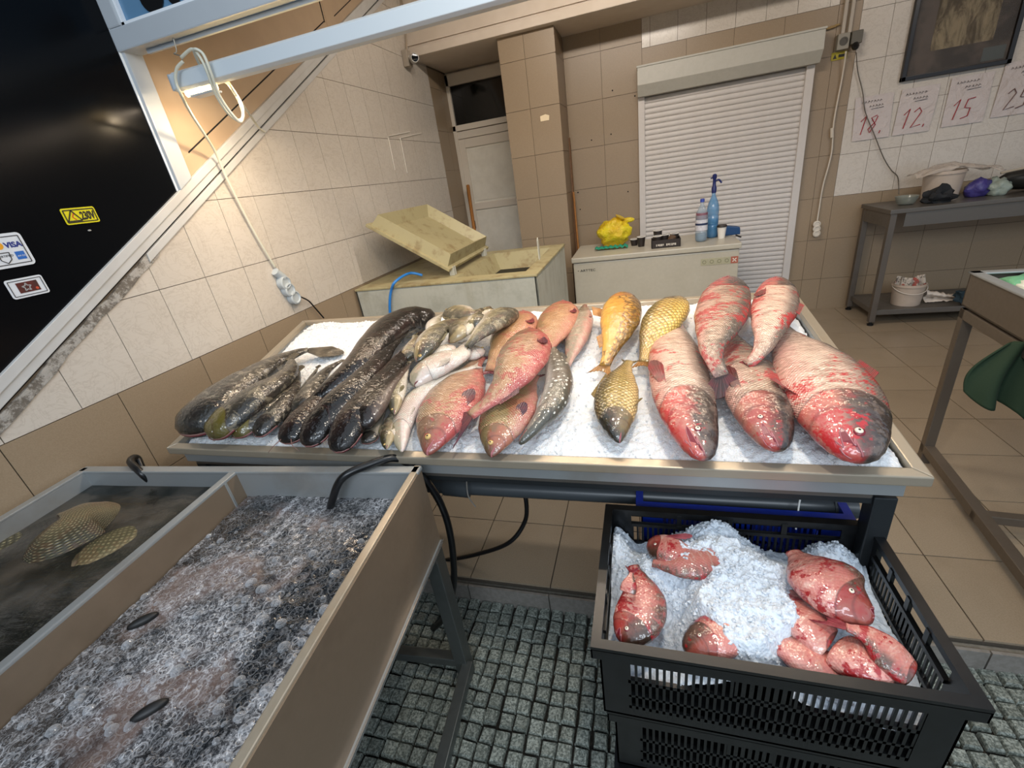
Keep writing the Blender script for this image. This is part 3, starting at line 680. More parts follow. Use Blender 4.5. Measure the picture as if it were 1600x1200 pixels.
# ------------------------------------------------------------ white chest freezer
FW = speckled('freezer_white', 'b9b3a3', 'ada797', .35, 40, .3, ('a39b87', .3))
GZ = .80
a, b = atz(896,403,GZ), atz(1161,380,GZ); gx0, gx1, gy0 = -.565, .690, 3.66; gy1 = 4.28
fz = thing('chest_freezer', 'white chest freezer in front of the roller shutter', 'freezer', ((gx0+gx1)/2, 4, 0))
obj('cabinet', MB().box((gx0+.012, gy0+.012, .03), (gx1-.012, gy1, GZ-.045)), FW, fz, bevel=.01)
ld_ = obj('lid', MB().box((gx0, gy0, GZ-.04), (gx1, gy1, GZ)), FW, fz, bevel=.008)
obj('lid_seal', MB().box((gx0+.015, gy0+.02, GZ-.046), (gx1-.015, gy1-.01, GZ-.039)), plain('grey_seal', '5a564e', .6), fz)
def text(body, size, loc, right, upv, mat, parent, name='lettering', ext=.0006, align='LEFT', bold=0, sx=1.0):
    c = bpy.data.curves.new(name, 'FONT'); c.body = body; c.size = size; c.extrude = ext; c.align_x = align; c.offset = bold; c.resolution_u = 3
    o = bpy.data.objects.new(name, c); COL.objects.link(o)
    bpy.context.view_layer.update(); me = bpy.data.meshes.new_from_object(o.evaluated_get(bpy.context.evaluated_depsgraph_get()))
    bpy.data.objects.remove(o); r = Vector(right).normalized(); u = Vector(upv).normalized(); n = r.cross(u)
    for v in me.vertices: v.co = Vector(loc)+r*v.co.x*sx+u*v.co.y+n*v.co.z
    me.materials.clear(); me.materials.append(mat); return obj(name, me, None, parent)
INK = plain('black_print', '1c1a18', .5)
text('\u2022 ARTTEC', .026, (gx0+.045, gy0+.0105, .685), (1,0,0), (0,0,1), INK, fz, sx=1.3)
for k in range(5):
    x = gx1-.275+k*.052
    s = obj('sticker', MB().box((x, gy0+.0095, .655), (x+.049, gy0+.0125, .705)), plain('sticker_%d' % k, 'a9a58a' if k < 4 else 'a8604c', .4), fz)
    if k < 4: obj('sticker_print', MB().lathe([(.014, 0), (.014, .001), (.010, .001), (.010, 0)], (x+.0245, gy0+.0095, .68), 16, (0,-1,0), False, False), plain('print_%d' % k, '7b7a5e', .5), s)
    else: obj('sticker_print', MB().beam((x+.012,gy0+.009,.667),(x+.037,gy0+.009,.693),.001,.006,(1,0,-1)).beam((x+.037,gy0+.009,.667),(x+.012,gy0+.009,.693),.001,.006,(1,0,1)), plain('print_x', 'e6ded2', .5), s)

# ---- things on the freezer
def onf(px, py, y=None): return atz(px, py, GZ)
def blob(name, c, r, mat, label, cat, amp=.25, fr=9, flat=None, seed=0, res=3, group=None, parent=None):
    bm = bmesh.new(); bmesh.ops.create_icosphere(bm, subdivisions=res, radius=1); mb = MB(); c = Vector(c)
    vs = []
    for v in bm.verts:
        d = v.co.normalized(); k = 1+amp*fbm(d*fr*.25+Vector((seed*3.1, seed, 0)), 4)+amp*.5*abs(mnoise.noise(d*fr*.6+Vector((seed, 5, 1))))
        p = Vector((d.x*r[0]*k, d.y*r[1]*k, d.z*r[2]*k))
        if flat is not None: p.z = max(p.z, flat)
        vs.append(c+p)
    mb.add(vs, [tuple(q.index for q in f.verts) for f in bm.faces]); bm.free()
    o = obj(name, mb, mat, parent, 'auto' if amp > .4 else True)
    if label: tag(o, label, cat, group)
    return o
YEL = Mat('yellow_bag_film', 'd9c11c', .3, trans=.0); YEL.bump(YEL.noise(YEL.co('Object'), 30, 5, .6, 1.0), .8, .02)
YEL.set('Base Color', YEL.mix(YEL.step(YEL.co('Object') and YEL.noise(YEL.co('Object'), 6, 3, .5), .4, .6), 'dcca22', 'd4b020')); YEL = YEL.m
c = onf(960, 384)
bag = blob('carrier_bag', c+Vector((0,0,.105)), (.135,.10,.115), YEL, 'yellow plastic carrier bag with knotted top on the freezer', 'bag', .22, 8, -.104, 3, 4)
mb = MB(); kn = c+Vector((.035,0,.19))
mb.lathe([(.045,-.03),(.02,.0),(.013,.012),(.03,.035),(.045,.05)], kn, 12, (.5,-.1,.9)); obj('bag_knot', mb, YEL, bag, 'auto')
mb = MB(); mb.add([v+Vector((c.x+.12, c.y, c.z+.20)) for v in MB().ell((0,0,0), (.055,.012,.022), 10, 6).v], MB().ell((0,0,0), (.055,.012,.022), 10, 6).f); obj('bag_handle', mb, YEL, bag, 'auto')
tag(obj('green_cloth', MB().grid(26, 10, lambda a, b: onf(930,392)+Vector((a*.27, b*.09-.03, .012+.018*abs(math.sin(a*19+b*5))*(1-abs(b-.5))+.006*math.sin(a*43)))), Mat('teal_green_cloth', '1f8f72', .7).m, None, True), 'crumpled teal green plastic cloth under the yellow bag', 'cloth').modifiers.new('s', 'SOLIDIFY').thickness = .004
CUPD, CUPW, COF = plain('dark_printed_cup', '2a2320', .5), plain('white_cup_paper', 'e4dfd6', .5), plain('coffee', '2a1408', .2)
def cup(c, mat, label, h=.075, lid=False, lean=(0,0,1)):
    r = .034; o = tag(obj('paper_cup', MB().lathe([(r*.72,0),(r,h),(r*1.04,h),(r*1.04,h+.004),(r*.95,h+.004),(r*.68,.004)], c, 20, lean, True, True), mat, None, 'auto'), label, 'cup')
    obj('cup_rim', MB().lathe([(r*1.05,h),(r*1.06,h+.004),(r*.9,h+.005),(r*.9,h)], c, 20, lean, False, False), CUPW, o, 'auto')
    if lid: obj('cup_lid', MB().lathe([(r*1.1,h),(r*1.1,h+.008),(r*.95,h+.016),(r*.9,h+.016)], c, 20, lean), CUPD, o, 'auto')
    return o
cup(onf(1002,385), CUPD, 'dark brown paper coffee cup standing left of the small carton')
cu = cup(onf(1127,372), CUPW, 'white paper coffee cup with dark lid beside the bottles', .085, True)
k = cup(onf(995,384)+Vector((-.02,.03,0)), CUPD, 'small dark cup lying half hidden behind the brown coffee cup', .05)
bxp = onf(1018, 389); bw_, bd_, bh_ = .215, .15, .06
tray = thing('cup_carton', 'low open dark brown carton holding paper coffee cups on the freezer', 'carton', bxp)
CART = plain('dark_carton', '2d2420', .6)
x, y, z = bxp
for nme, a, b in (('carton_side', (x,y,z),(x+bw_,y+.004,z+bh_)), ('carton_side', (x,y+bd_,z),(x+bw_,y+bd_+.004,z+bh_)), ('carton_side', (x,y,z),(x+.004,y+bd_,z+bh_)), ('carton_side', (x+bw_-.004,y,z),(x+bw_,y+bd_,z+bh_)), ('carton_floor', (x,y,z),(x+bw_,y+bd_,z+.003))):
    obj(nme, MB().box(a, b), CART, tray)
obj('pale_lettering', (lambda m_: [m_.box((x+.035+i*.0125, y-.0012, z+.014+(.003 if i%3==1 else 0)), (x+.035+i*.0125+(.009 if i%4 else .006), y, z+.030)) for i in range(12) if i != 5] and m_)(MB()), plain('pale_print', 'cfc7ba', .5), tray)
for j, (dx, dy, l_) in enumerate(((.045,.05,'front left'), (.10,.09,'middle'), (.175,.11,'right rear'), (.05,.115,'tallest, at the left rear'))):
    cup(Vector((x+dx, y+dy, z+.004)), CUPD, 'dark coffee cup standing in the brown carton, '+l_, .08 if j != 3 else .115)
tag(obj('paper_cup', MB().lathe([(.034,0),(.030,.05),(.024,.07)], (x+.14, y+.05, z+.012), 16, (.3,-.2,1)), plain('brown_cup', '5a4430', .6), None, 'auto'), 'brown paper cup tipped over inside the carton', 'cup')
def pet(name, c, h, r, mat, label, cap, water_mat=None, wl=.4):
    prof = [(r*.75,0),(r*.95,.012),(r,.03),(r,h*.28),(r*.93,h*.30),(r,h*.33),(r,h*.48),(r*.9,h*.50),(r,h*.54),(r,h*.66),(r*.8,h*.78),(r*.42,h*.90),(r*.32,h*.93),(r*.32,h)]
    o = tag(obj(name, MB().lathe(prof, c, 24), mat, None, True), label, 'bottle')
    if cap: obj('cap', MB().lathe([(r*.36,h),(r*.36,h+.022),(r*.3,h+.024)], c, 16), cap, o, 'auto')
    if water_mat: obj('water_fill', MB().lathe([(r*.7,.004),(r*.93,.014),(r*.95,h*wl)], c, 20), water_mat, o, 'auto')
    return o
PETC = Mat('clear_bottle_plastic', 'a9bccb', .08, alpha=.42, spec=.8).m; PETB = Mat('blue_siphon_plastic', '5c98c6', .12, alpha=.6, spec=.8).m
WATR = Mat('bottled_water', '6f93ad', .05, alpha=.55).m
cb_ = onf(1095, 377); o = pet('water_bottle', cb_, .29, .044, PETC, 'clear plastic water bottle with label and blue cap', plain('blue_cap', '3b4fa8', .4), WATR, .22)
obj('label', MB().lathe([(.0450,.085),(.0450,.165)], cb_, 24, None, False, False), speckled('bottle_label', 'd6d8dc', 'b9b3c0', .4, 60, .6), o, 'auto')
obj('label_band', MB().lathe([(.0455,.125),(.0455,.14)], cb_, 24, None, False, False), plain('navy_band', '2a3554', .4), o, 'auto')
obj('rear_label', MB().lathe([(.0425,.168),(.0425,.215)], cb_, 24, None, False, False), Mat('reddish_label', '8a4a5a', .4, alpha=.7).m, o, 'auto')
cs = onf(1113, 372)+Vector((0,.04,0)); o = pet('soda_siphon', cs, .34, .045, PETB, 'blue tinted siphon bottle with dark blue trigger head', None, Mat('blue_water', '2e5f96', .1, alpha=.7).m, .42)
SB = plain('navy_siphon_head', '1a2560', .35)
mb = MB().lathe([(.017,.335),(.019,.37),(.013,.385),(.011,.43),(.016,.44),(.016,.462),(.008,.47)], cs, 16); mb.tube(smooth_path([cs+Vector((0,0,.415)), cs+Vector((.03,0,.425)), cs+Vector((.052,0,.40))], 5), .007, 8); mb.tube([cs+Vector((0,0,.452)), cs+Vector((-.028,0,.44))], .006, 8)
obj('siphon_head', mb, SB, o, 'auto')
c = onf(1140, 370)+Vector((0,.06,0)); tag(obj('blue_sponge_box', MB().hexa([c+Vector(q) for q in ((-.10,0,0),(.09,.01,0),(.09,.09,0),(-.10,.08,0))], [c+Vector(q) for q in ((-.10,0,.09),(.085,.01,.055),(.085,.09,.055),(-.10,.08,.09))]), plain('navy_plastic', '14406e', .45), None, bevel=.008), 'dark blue box lying behind the white coffee cup', 'box')
c = onf(1155, 372); hose('black_stick', [c+Vector((-.02,.03,.02)), c+Vector((.012,0,.006))], .006, 'short black stick at the right end of the freezer', 'stick')

# ------------------------------------------------------------ sticks
WOOD = speckled('worn_wood_handle', 'a06a30', '8a5826', .55, 40, .5); WOODD = speckled('dark_wood_handle', '6b4a2c', '57391f', .6, 40, .5)
a = aty(731, 290, 4.66); tag(obj('broom_handle', MB().tube([a, Vector((a.x+.30, 3.75, .005))], .017, 10), WOOD, None, 'auto'), 'light wooden handle leaning against the white door', 'handle')
a = aty(888, 216, 4.46); b = aty(905, 440, 4.36); tag(obj('broom_handle', MB().tube([a, a+(b-a)*1.9], .016, 10), WOODD, None, 'auto'), 'dark wooden pole standing in the corner beside the tiled pillar', 'pole')
a = aty(896, 300, 4.40); tag(obj('broom_handle', MB().tube([a+Vector((0,0,.0)), Vector((a.x+.03, 4.30, .1))], .009, 10), WOOD, None, 'auto'), 'thin brown cane behind the freezer next to the dark pole', 'cane')

# ------------------------------------------------------------ steel shelf table, right
sh = thing('steel_work_table', 'grey steel work table with a lower shelf against back wall', 'table', (2.3, 4.2, 0))
sx0, sx1, sy0, sy1, sz = 1.70, 3.3, 3.965, 4.46, .875
obj('tabletop', MB().box((sx0, sy0, sz-.03), (sx1, sy1, sz)), STEEL_D, sh, bevel=.004)
obj('apron', MB().box((sx0+.10, sy0+.012, sz-.125), (sx1, sy0+.016, sz-.03)), STEEL_D, sh); obj('apron', MB().box((sx0+.012, sy0+.03, sz-.125), (sx0+.016, sy1-.02, sz-.03)), STEEL_D, sh)
SHL = steel('shelf_leg_steel', '6a625a', .4, .6, '4c4238')
for x in (sx0+.03, sx1-.03):
    for y in (sy0+.03, sy1-.03):
        l_ = obj('leg', MB().box((x-.02, y-.02, .03), (x+.02, y+.02, sz-.03)), SHL, sh, bevel=.003); obj('foot', MB().lathe([(.022,0),(.022,.012),(.012,.016),(.012,.035)], (x, y, 0), 12), BLACKP, l_, 'auto')
obj('lower_shelf', MB().box((sx0+.03, sy0+.02, .085), (sx1-.03, sy1-.01, .125)), STEEL_D, sh, bevel=.003)
# things on it
PB = speckled('milky_bucket', 'b5a698', 'a99a8c', .4, 20, .3)
def bucket(c, h, r, label, hd=True):
    o = tag(obj('bucket', MB().lathe([(r*.86,0),(r*.98,h*.9),(r*1.05,h*.9),(r*1.05,h*.95),(r*1.0,h*.95),(r,h),(r*.94,h),(r*.82,.01)], c, 28), PB, None, 'auto'), label, 'bucket')
    if hd: obj('bucket_handle', MB().tube([Vector(c)+Vector((r*1.07*math.cos(t), -r*1.07*math.sin(t)*.98, h*.9-.05*math.sin(t))) for t in [math.pi*k/14 for k in range(15)]], .003, 6), plain('white_wire', 'cfc6ba', .4), o, True)
    return o
BK = Vector((2.10, 4.24, sz)); bucket(BK, .20, .118, 'tall milky white bucket with a plastic bag over it, on the steel table', False)
FILM = plastic_film('clear_bag_film', 'cfc3b6', .22, .42); BAGW = plastic_film('white_bag', 'd6cabd', .35, .85)
def sheet(name, fn, mat, label, cat, nx=26, ny=14, th=.002, parent=None):
    o = obj(name, MB().grid(nx, ny, fn), mat, parent, True); md = o.modifiers.new('s', 'SOLIDIFY'); md.thickness = th
    if label: tag(o, label, cat)
    return o
sheet('plastic_bag', lambda a, b: BK+Vector((-.20+a*.50, -.10+b*.2, .215-.05*abs(a-.45)**1.2*2+.025*mnoise.noise(Vector((a*7,b*5,2)))+.03*math.sin(b*3.14)*(1-abs(a-.4)))), FILM, 'sheet of clear plastic film draped over the tall bucket', 'bag', 30, 14)
blob('black_cloth', (2.03, 4.10, sz+.04), (.085,.06,.06), Mat('black_fabric', '15171b', .8).m, 'crumpled black cloth at foot of the tall bucket', 'cloth', .6, 7, -.04, 4)
c = Vector((1.87, 4.17, sz)); tag(obj('glass_bowl', MB().lathe([(.04,0),(.055,.01),(.07,.055),(.072,.06),(.066,.058),(.05,.014)], c, 24), Mat('thick_glass', '8a8f86', .08, alpha=.55).m, None, 'auto'), 'small clear glass bowl near the left end of the steel table', 'bowl')
blob('plastic_pack', (2.30, 4.20, sz+.05), (.075,.06,.062), plastic_film('violet_pack', '3f3878', .3, .97), 'violet blue plastic pack on the steel table beside the bucket', 'pack', .35, 8, -.05, 6)
blob('plastic_pack', (2.40, 4.17, sz+.05), (.06,.06,.058), plastic_film('pale_green_pack', '8f9a90', .3, .97), 'pale greenish white plastic pack on the steel table', 'pack', .4, 8, -.05, 9)
bb = blob('black_bag', (2.72, 4.20, sz+.085), (.30,.12,.09), Mat('black_bag', '181713', .6).m, 'long black bag lying at the right of the steel table', 'bag', .15, 6, -.085, 2)
obj('bag_strip', MB().tube(smooth_path([(2.35,4.1,sz+.15),(2.5,4.08,sz+.17),(2.75,4.07,sz+.18),(3.0,4.07,sz+.19)], 4), .008, 6), plain('pale_strap', '9c917f', .6), bb, True)
LB = Vector((1.995, 4.13, .125)); bucket(LB, .165, .105, 'short white bucket stuffed with newspaper on the lower shelf')
NP = Mat('newsprint', 'c0b4a8', .8); q_ = NP.noise(NP.co('Object', (90., 20., 60.)), 1, 3, .7); q2 = NP.noise(NP.co('Object'), 20, 2, .5)
NP.set('Base Color', NP.mix(NP.step(q_, .5, .62), NP.mix(NP.step(q2, .55, .6), 'b8ada0', '9a4a3f'), '5f5850')); NP = NP.m
for k, (dx, dy, an, l_) in enumerate(((-.05,0,-.25,'leftmost'), (-.015,-.03,-.1,'middle'), (.05,-.01,.35,'right'))):
    cc = LB+Vector((dx, dy, .11)); r_ = Vector((math.cos(an), 0, math.sin(an))); u_ = Vector((-math.sin(an)*.6, 0, 1))
    sheet('newspaper', lambda a, b: cc+r_*(a-.5)*.11+u_*b*.10+Vector((0, .012*math.sin(a*9+k)+.01*b, 0)), NP, 'rolled newspaper in the short white bucket, '+l_, 'newspaper', 12, 6, .006)
sheet('plastic_bag', lambda a, b: Vector((2.10+a*.19, 4.08+.03*math.sin(b*6)+b*.04, .14+.09*(1-a*.6)*b+.012*mnoise.noise(Vector((a*9, b*7, 1))))), BAGW, 'limp whitish plastic bag beside the short bucket on the lower shelf', 'bag', 20, 12)
blob('dark_cloth', (2.33, 4.02, .19), (.07,.05,.055), Mat('petrol_fabric', '0e2630', .8).m, 'dark petrol coloured cloth on the lower shelf near the steel basin', 'cloth', .6, 7, -.06, 8)

# ------------------------------------------------------------ steel basin on frame at the right edge
bs = thing('steel_basin', 'steel basin on a leg frame at the right edge of the photo', 'basin', (1.5, 1.8, 0))
D1 = Vector((-.083, -.82, 0)).normalized(); D2 = Vector((D1.y*-1, D1.x, 0)); BO = Vector((1.222, 2.135, 0))
def bsn(a, b, z): return BO+D2*a+D1*b+Vector((0,0,z))
BT, BBt = .88, .745
BST = steel('brown_grey_steel', '6e6459', .42, .55, '54483b')
LN, WN = 1.15, .75
def bx_(a0,b0,a1,b1,z0,z1): return MB().hexa([bsn(a0,b0,z0),bsn(a1,b0,z0),bsn(a1,b1,z0),bsn(a0,b1,z0)], [bsn(a0,b0,z1),bsn(a1,b0,z1),bsn(a1,b1,z1),bsn(a0,b1,z1)])
obj('basin_side', bx_(0,0,.006,LN,BBt,BT-.004), BST, bs); obj('basin_side', bx_(0,0,WN,.006,BBt,BT-.004), BST, bs); obj('basin_side', bx_(WN-.006,0,WN,LN,BBt,BT-.004), BST, bs); obj('basin_side', bx_(0,LN-.006,WN,LN,BBt,BT-.004), BST, bs)
obj('basin_floor', bx_(0,0,WN,LN,BBt,BBt+.006), BST, bs)
obj('rim', bx_(-.006,-.006,.03,LN,BT-.008,BT), STEEL, bs, bevel=.003); obj('rim', bx_(-.006,-.006,WN,.03,BT-.008,BT), STEEL, bs, bevel=.003)
obj('frame_rail', bx_(.0,.0,.035,LN,BBt-.05,BBt-.01), BST, bs, bevel=.003); obj('frame_rail', bx_(0,0,WN,.035,BBt-.05,BBt-.01), BST, bs, bevel=.003)
for a in (0.0, WN-.04):
    for b in (0.0, LN-.04): obj('leg', bx_(a,b,a+.038,b+.038,0 if b == 0 else ZS, BBt-.01), BST, bs, bevel=.003)
obj('low_rail', bx_(0,0,.04,LN,.055,.095), BST, bs, bevel=.003); obj('low_rail', bx_(0,.46,WN,.495,.055,.09), BST, bs, bevel=.003)
GRN = plastic_film('green_bag_film', '6fae86', .35, .95)
sheet('green_bag', lambda a, b: bsn(.05+a*.6, .04+b*.7, BT-.035+.03*mnoise.noise(Vector((a*8, b*8, 4)))+.02*math.sin(a*12+b*9)), GRN, 'pale green plastic sheet inside the right steel basin', 'bag', 30, 30)
blob('white_ice_bag', bsn(.10, .22, BT-.02), (.04,.09,.02), plain('white_lump', 'd9dccf', .5), 'whitish lump of ice lying at the near rim of the right basin', 'ice', .4, 8, None, 5)
DG2 = Mat('dark_green_cloth', '122a14', .85); DG2.bump(DG2.noise(DG2.co('Object'), 120, 3, .6), .2, .003); DG2 = DG2.m
def hang(a, b):
    top = aty(1575+45*a, 536-6*a, 1.72); bot = aty(1514+85*a, 618+32*a*(1 if a < .6 else 1.1)+8*math.sin(a*7), 1.66)
    p = top*(1-b)+bot*b; w = math.sin(b*3.14)*.02; return p+Vector((-w*(1-a)*1.8, .028*math.sin(a*10+b*2)*(.2+b), -.0))
sheet('green_cloth', hang, DG2, 'dark green cloth hanging below the right steel basin', 'cloth', 30, 22, .006)

# ------------------------------------------------------------ wall bits, right
SOCK = plain('grey_socket_plastic', '8f8a7e', .5)
x, z = 1.396, 1.985
o = tag(obj('wall_socket', MB().box((x-.03, YB-.045, z-.02), (x+.045, YB, z+.08)), SOCK, None, bevel=.006), 'grey wall socket box below the white cable duct', 'socket')
obj('socket_face', MB().lathe([(.026,0),(.026,.004),(.018,.004),(.018,.001)], (x+.008, YB-.045, z+.03), 20, (0,-1,0)), plain('dark_socket', '4a463e', .5), o, 'auto')
o = tag(obj('wall_socket', MB().box((x+.055, YB-.045, z+.0), (x+.125, YB, z+.08)), plain('dark_grey_socket', '5b574d', .5), None, bevel=.006), 'darker wall socket right of the grey one with a black plug', 'socket')
obj('plug', MB().lathe([(.022,0),(.022,.03),(.012,.05)], (x+.085, YB-.045, z-.01), 16, (-.2,-1,-.5)), BLACKP, o, 'auto')
o = tag(obj('warning_label', MB().box((x-.045, YB-.004, z-.075), (x+.055, YB-.0005, z-.025)), plain('yellow_label', 'a89a1c', .5), None), 'yellow electrical warning label below the wall sockets', 'label')
obj('label_print', MB().prism([(x-.035,YB-.005,z-.066),(x-.01,YB-.005,z-.066),(x-.0225,YB-.005,z-.036)], (0,.001,0)).box((x,YB-.005,z-.06),(x+.045,YB-.004,z-.042)), INK, o)
for dx, l_ in ((0.0,'left'), (.042,'right')):
    tag(obj('cable_duct', MB().box((x-.008+dx, YB-.022, z+.08), (x+.012+dx, YB, 2.95)), plain('duct_'+l_, 'b0a698', .5), None), 'narrow white cable duct above the wall sockets, '+l_+' of the pair', 'duct')
CAB = plain('white_cable', 'c9c0b2', .45)
o = hose('extension_lead', [aty(1322,80,YB-.05), aty(1316,120,YB-.02), aty(1303,190,YB-.02), aty(1299,240,YB-.02), aty(1286,290,YB-.02), aty(1280,325,YB-.02), aty(1277,345,YB-.03)], .0058, 'white extension lead hanging from the wall socket', 'cable', CAB)
cc = aty(1275, 357, YB-.035)
for k in range(3): obj('socket_outlet', MB().lathe([(.026,-.014),(.028,-.008),(.028,.01),(.02,.014),(.018,.008)], cc+Vector((.004*k, 0, .035-.038*k)), 18, (0,-1,0)), plain('outlet_%d' % k, 'cfc7ba', .4), o, 'auto')
obj('inline_joint', MB().tube([aty(1300,200,YB-.02), aty(1300,215,YB-.02)], .012, 8), CAB, o, 'auto')
hose('thin_cable', [aty(1338,82,YB-.045), aty(1340,110,YB-.02), aty(1348,145,YB-.02), aty(1352,175,YB-.02), aty(1366,210,YB-.02), aty(1380,245,YB-.02), aty(1392,265,YB-.02), aty(1402,275,YB-.02), aty(1404,288,YB-.03), (1.85,4.25,sz+.07)], .0032, 'thin dark crinkled cable running down across the first price sheet', 'cable', plain('grey_cable', '5d564c', .5))
# picture
pc = thing('framed_picture', 'dark framed brown picture behind glass on the tiled wall', 'picture', (2.13, YB, 2.0))
px0, px1, pz0, pz1 = 1.812, 2.44, 1.695, 2.42
fm = plain('black_frame_wood', '15100f', .3)
for a, b in (((px0,pz0),(px1,pz0+.028)), ((px0,pz1-.028),(px1,pz1)), ((px0,pz0),(px0+.028,pz1)), ((px1-.028,pz0),(px1,pz1))): obj('frame_bar', MB().box((a[0],YB-.03,a[1]), (b[0],YB-.0005,b[1])), fm, pc, bevel=.003)
PIC = Mat('brown_mount', '4f463d', .6); f_ = PIC.noise(PIC.co('Object'), 6, 5, .6); PIC.set('Base Color', PIC.mix(PIC.step(f_, .4, .65), '3d362f', '5c5148')); 
mt = obj('mount', MB().box((px0+.02,YB-.012,pz0+.02), (px1-.02,YB-.008,pz1-.02)), PIC.m, pc)
AR = Mat('faded_brown_print', '6e5f45', .7); f_ = AR.noise(AR.co('Object', (14., 8., 5.)), 1, 6, .7, .5); AR.set('Base Color', AR.mix(AR.step(f_, .38, .62), '4d4230', '93856a'))
obj('print', MB().box((px0+.145,YB-.0135,pz0+.16), (px1-.13,YB-.0125,pz1-.13)), AR.m, pc)
obj('corner_caption', MB().box((px1-.17,YB-.0135,pz0+.04), (px1-.045,YB-.0125,pz0+.12)), plain('dim_caption', '555a58', .6), pc)
obj('glass', MB().box((px0+.02,YB-.018,pz0+.02), (px1-.02,YB-.016,pz1-.02)), Mat('picture_glass', '20201f', .03, alpha=.05, spec=.8).m, pc)
# price sheets in plastic sleeves
SLV = Mat('paper_in_sleeve', 'c4b8b2', .18, spec=.8); SLV.bump(SLV.noise(SLV.co('Object'), 14, 4, .6, .5), .5, .02); SLV = SLV.m
RED, BLKI = plain('red_marker', 'a02030', .6), plain('black_marker', '2c2a2e', .6)
DIG = {'1': [[(0,.72),(.28,1),(.08,0)]], '2': [[(.05,.8),(.3,1),(.45,.78),(.0,0),(.5,.1)]], '5': [[(.55,1),(.2,.95),(.1,.55),(.4,.5),(.35,.1),(0,0)]], '8': [[(.4,.95),(.1,.85),(.38,.45),(.1,.05),(.0,.25),(.35,.6),(.45,.9)]], ',': [[(.1,.1),(.05,-.05)]]}
posters = [((1.56,1.345),(1.80,1.64),'18,','red 18 and short note', 'leftmost, crossed by the cable', -.02), ((1.835,1.345),(2.065,1.645),'12,','red 12', 'second from the left', 0.01), ((2.13,1.355),(2.375,1.665),'15','large red 15', 'third, below the picture corner', .0), ((2.42,1.37),(2.70,1.70),'25,','25 in thin strokes', 'rightmost, cut by the photo edge', .01)]
for k, ((a0,b0),(a1,b1),num,desc,wh,tl) in enumerate(posters):
    w, h = a1-a0, b1-b0
    o = tag(obj('price_sheet', MB().grid(8, 8, lambda a, b: Vector((a0+a*w+tl*(b-.5), YB-.006-.004*abs(math.sin(a*5+b*3+k)), b0+b*h))), SLV, None, True), 'price sheet with %s in a sleeve, %s' % (desc, wh), 'sheet')
    mb = MB(); xx = a0+w*.2
    for c_ in num:
        for s_ in DIG[c_]: mb.tube([(xx+p[0]*.115, YB-.0125, b0+.04+p[1]*.125) for p in s_], .0032, 5)
        xx += .055 if c_ == '1' else .07
    obj('red_figures' if k < 3 else 'figures', mb, RED if k < 3 else plain('brown_marker', '6b4f4a', .6), o)
    mb = MB()
    for r_, (n_, st_) in enumerate(((7, .28), (5, .45))):
        for i in range(n_):
            x_ = a0+w*(.15+r_*.22)+i*.019; z_ = b1-.045-r_*.032; j = R_.random
            mb.tube([(x_, YB-.0125, z_), (x_+.003+.004*j(), YB-.0125, z_+.014), (x_+.009, YB-.0125, z_+.002+.008*j()), (x_+.012, YB-.0125, z_+.012*j())], .0013, 4)
    mb.beam((a0+w*.42,YB-.0125,b1-.09), (a0+w*.75,YB-.0125,b1-.085), .001, .003)
    obj('handwriting', mb, BLKI, o)

# ------------------------------------------------------------ left wall bits
# stickers on the black glass: (y right is away from viewer)
def sticker(name, label, pts, mat, x=XL+.0035, cat='sticker'):
    P = [atx(px, py, x) for px, py in pts]; ys = sorted(p.y for p in P); zs = sorted(p.z for p in P)
    y0, y1, z0, z1 = (ys[0]+ys[1])/2, (ys[2]+ys[3])/2, (zs[0]+zs[1])/2, (zs[2]+zs[3])/2
    r = min(.012, (z1-z0)*.12); poly = []
    for cy, cz, a0 in ((y1-r,z1-r,0), (y0+r,z1-r,90), (y0+r,z0+r,180), (y1-r,z0+r,270)):
        for k in range(5): t = math.radians(a0+22.5*k); poly.append((x, cy+r*math.cos(t), cz+r*math.sin(t)))
    o = tag(obj(name, MB().prism(poly, (.001, 0, 0)), mat, None), label, cat); return o, y0, y1, z0, z1
YL = plain('yellow_sticker', 'd9cf10', .4); WS = plain('white_sticker', 'd9dde2', .4)
xs = XL+.0049
def outline(y0, y1, z0, z1, t, mat, par, nm='printed_border', tri=None):
    mb = MB(); P = tri or [(y0,z0),(y1,z0),(y1,z1),(y0,z1)]; xs = XL+.0056
    for k in range(len(P)):
        a, b = P[k], P[(k+1)%len(P)]; mb.beam((xs,a[0],a[1]), (xs,b[0],b[1]), t, .0006, (1,0,0))
    return obj(nm, mb, mat, par)
o, y0, y1, z0, z1 = sticker('warning_sticker', 'yellow 230V electric hazard sticker on the black glass', [(91,327),(145,322),(157,346),(106,352)], YL)
outline(y0+.006, y1-.006, z0+.006, z1-.006, .003, INK, o)
hh = z1-z0; tr_ = [(y0+.12*hh*1.4, z0+.2*hh), (y0+1.0*hh, z0+.2*hh), (y0+.58*hh, z0+.86*hh)]
outline(0,0,0,0, .0035, INK, o, 'warning_triangle', tr_)
ob = MB(); m_ = (tr_[0][0]+tr_[1][0])/2; ob.beam((xs,m_+.004,z0+.66*hh), (xs,m_-.003,z0+.45*hh), .003, .0006, (1,0,0)); ob.beam((xs,m_-.003,z0+.45*hh), (xs,m_+.005,z0+.26*hh), .003, .0006, (1,0,0)); obj('lightning_mark', ob, plain('orange_red', 'c8401c', .5), o)
text('230V', hh*.68, (xs, y0+1.02*hh, z0+.25*hh), (0,1,0), (0,0,1), INK, o, 'voltage_lettering', .0004, bold=.0014, sx=.60)
o, y0, y1, z0, z1 = sticker('card_sticker', 'white payment card sticker with four card marks on the black glass', [(-52,373),(25,361),(60,410),(-8,424)], WS)
outline(y0+.009, y1-.009, z0+.009, z1-.009, .002, INK, o)
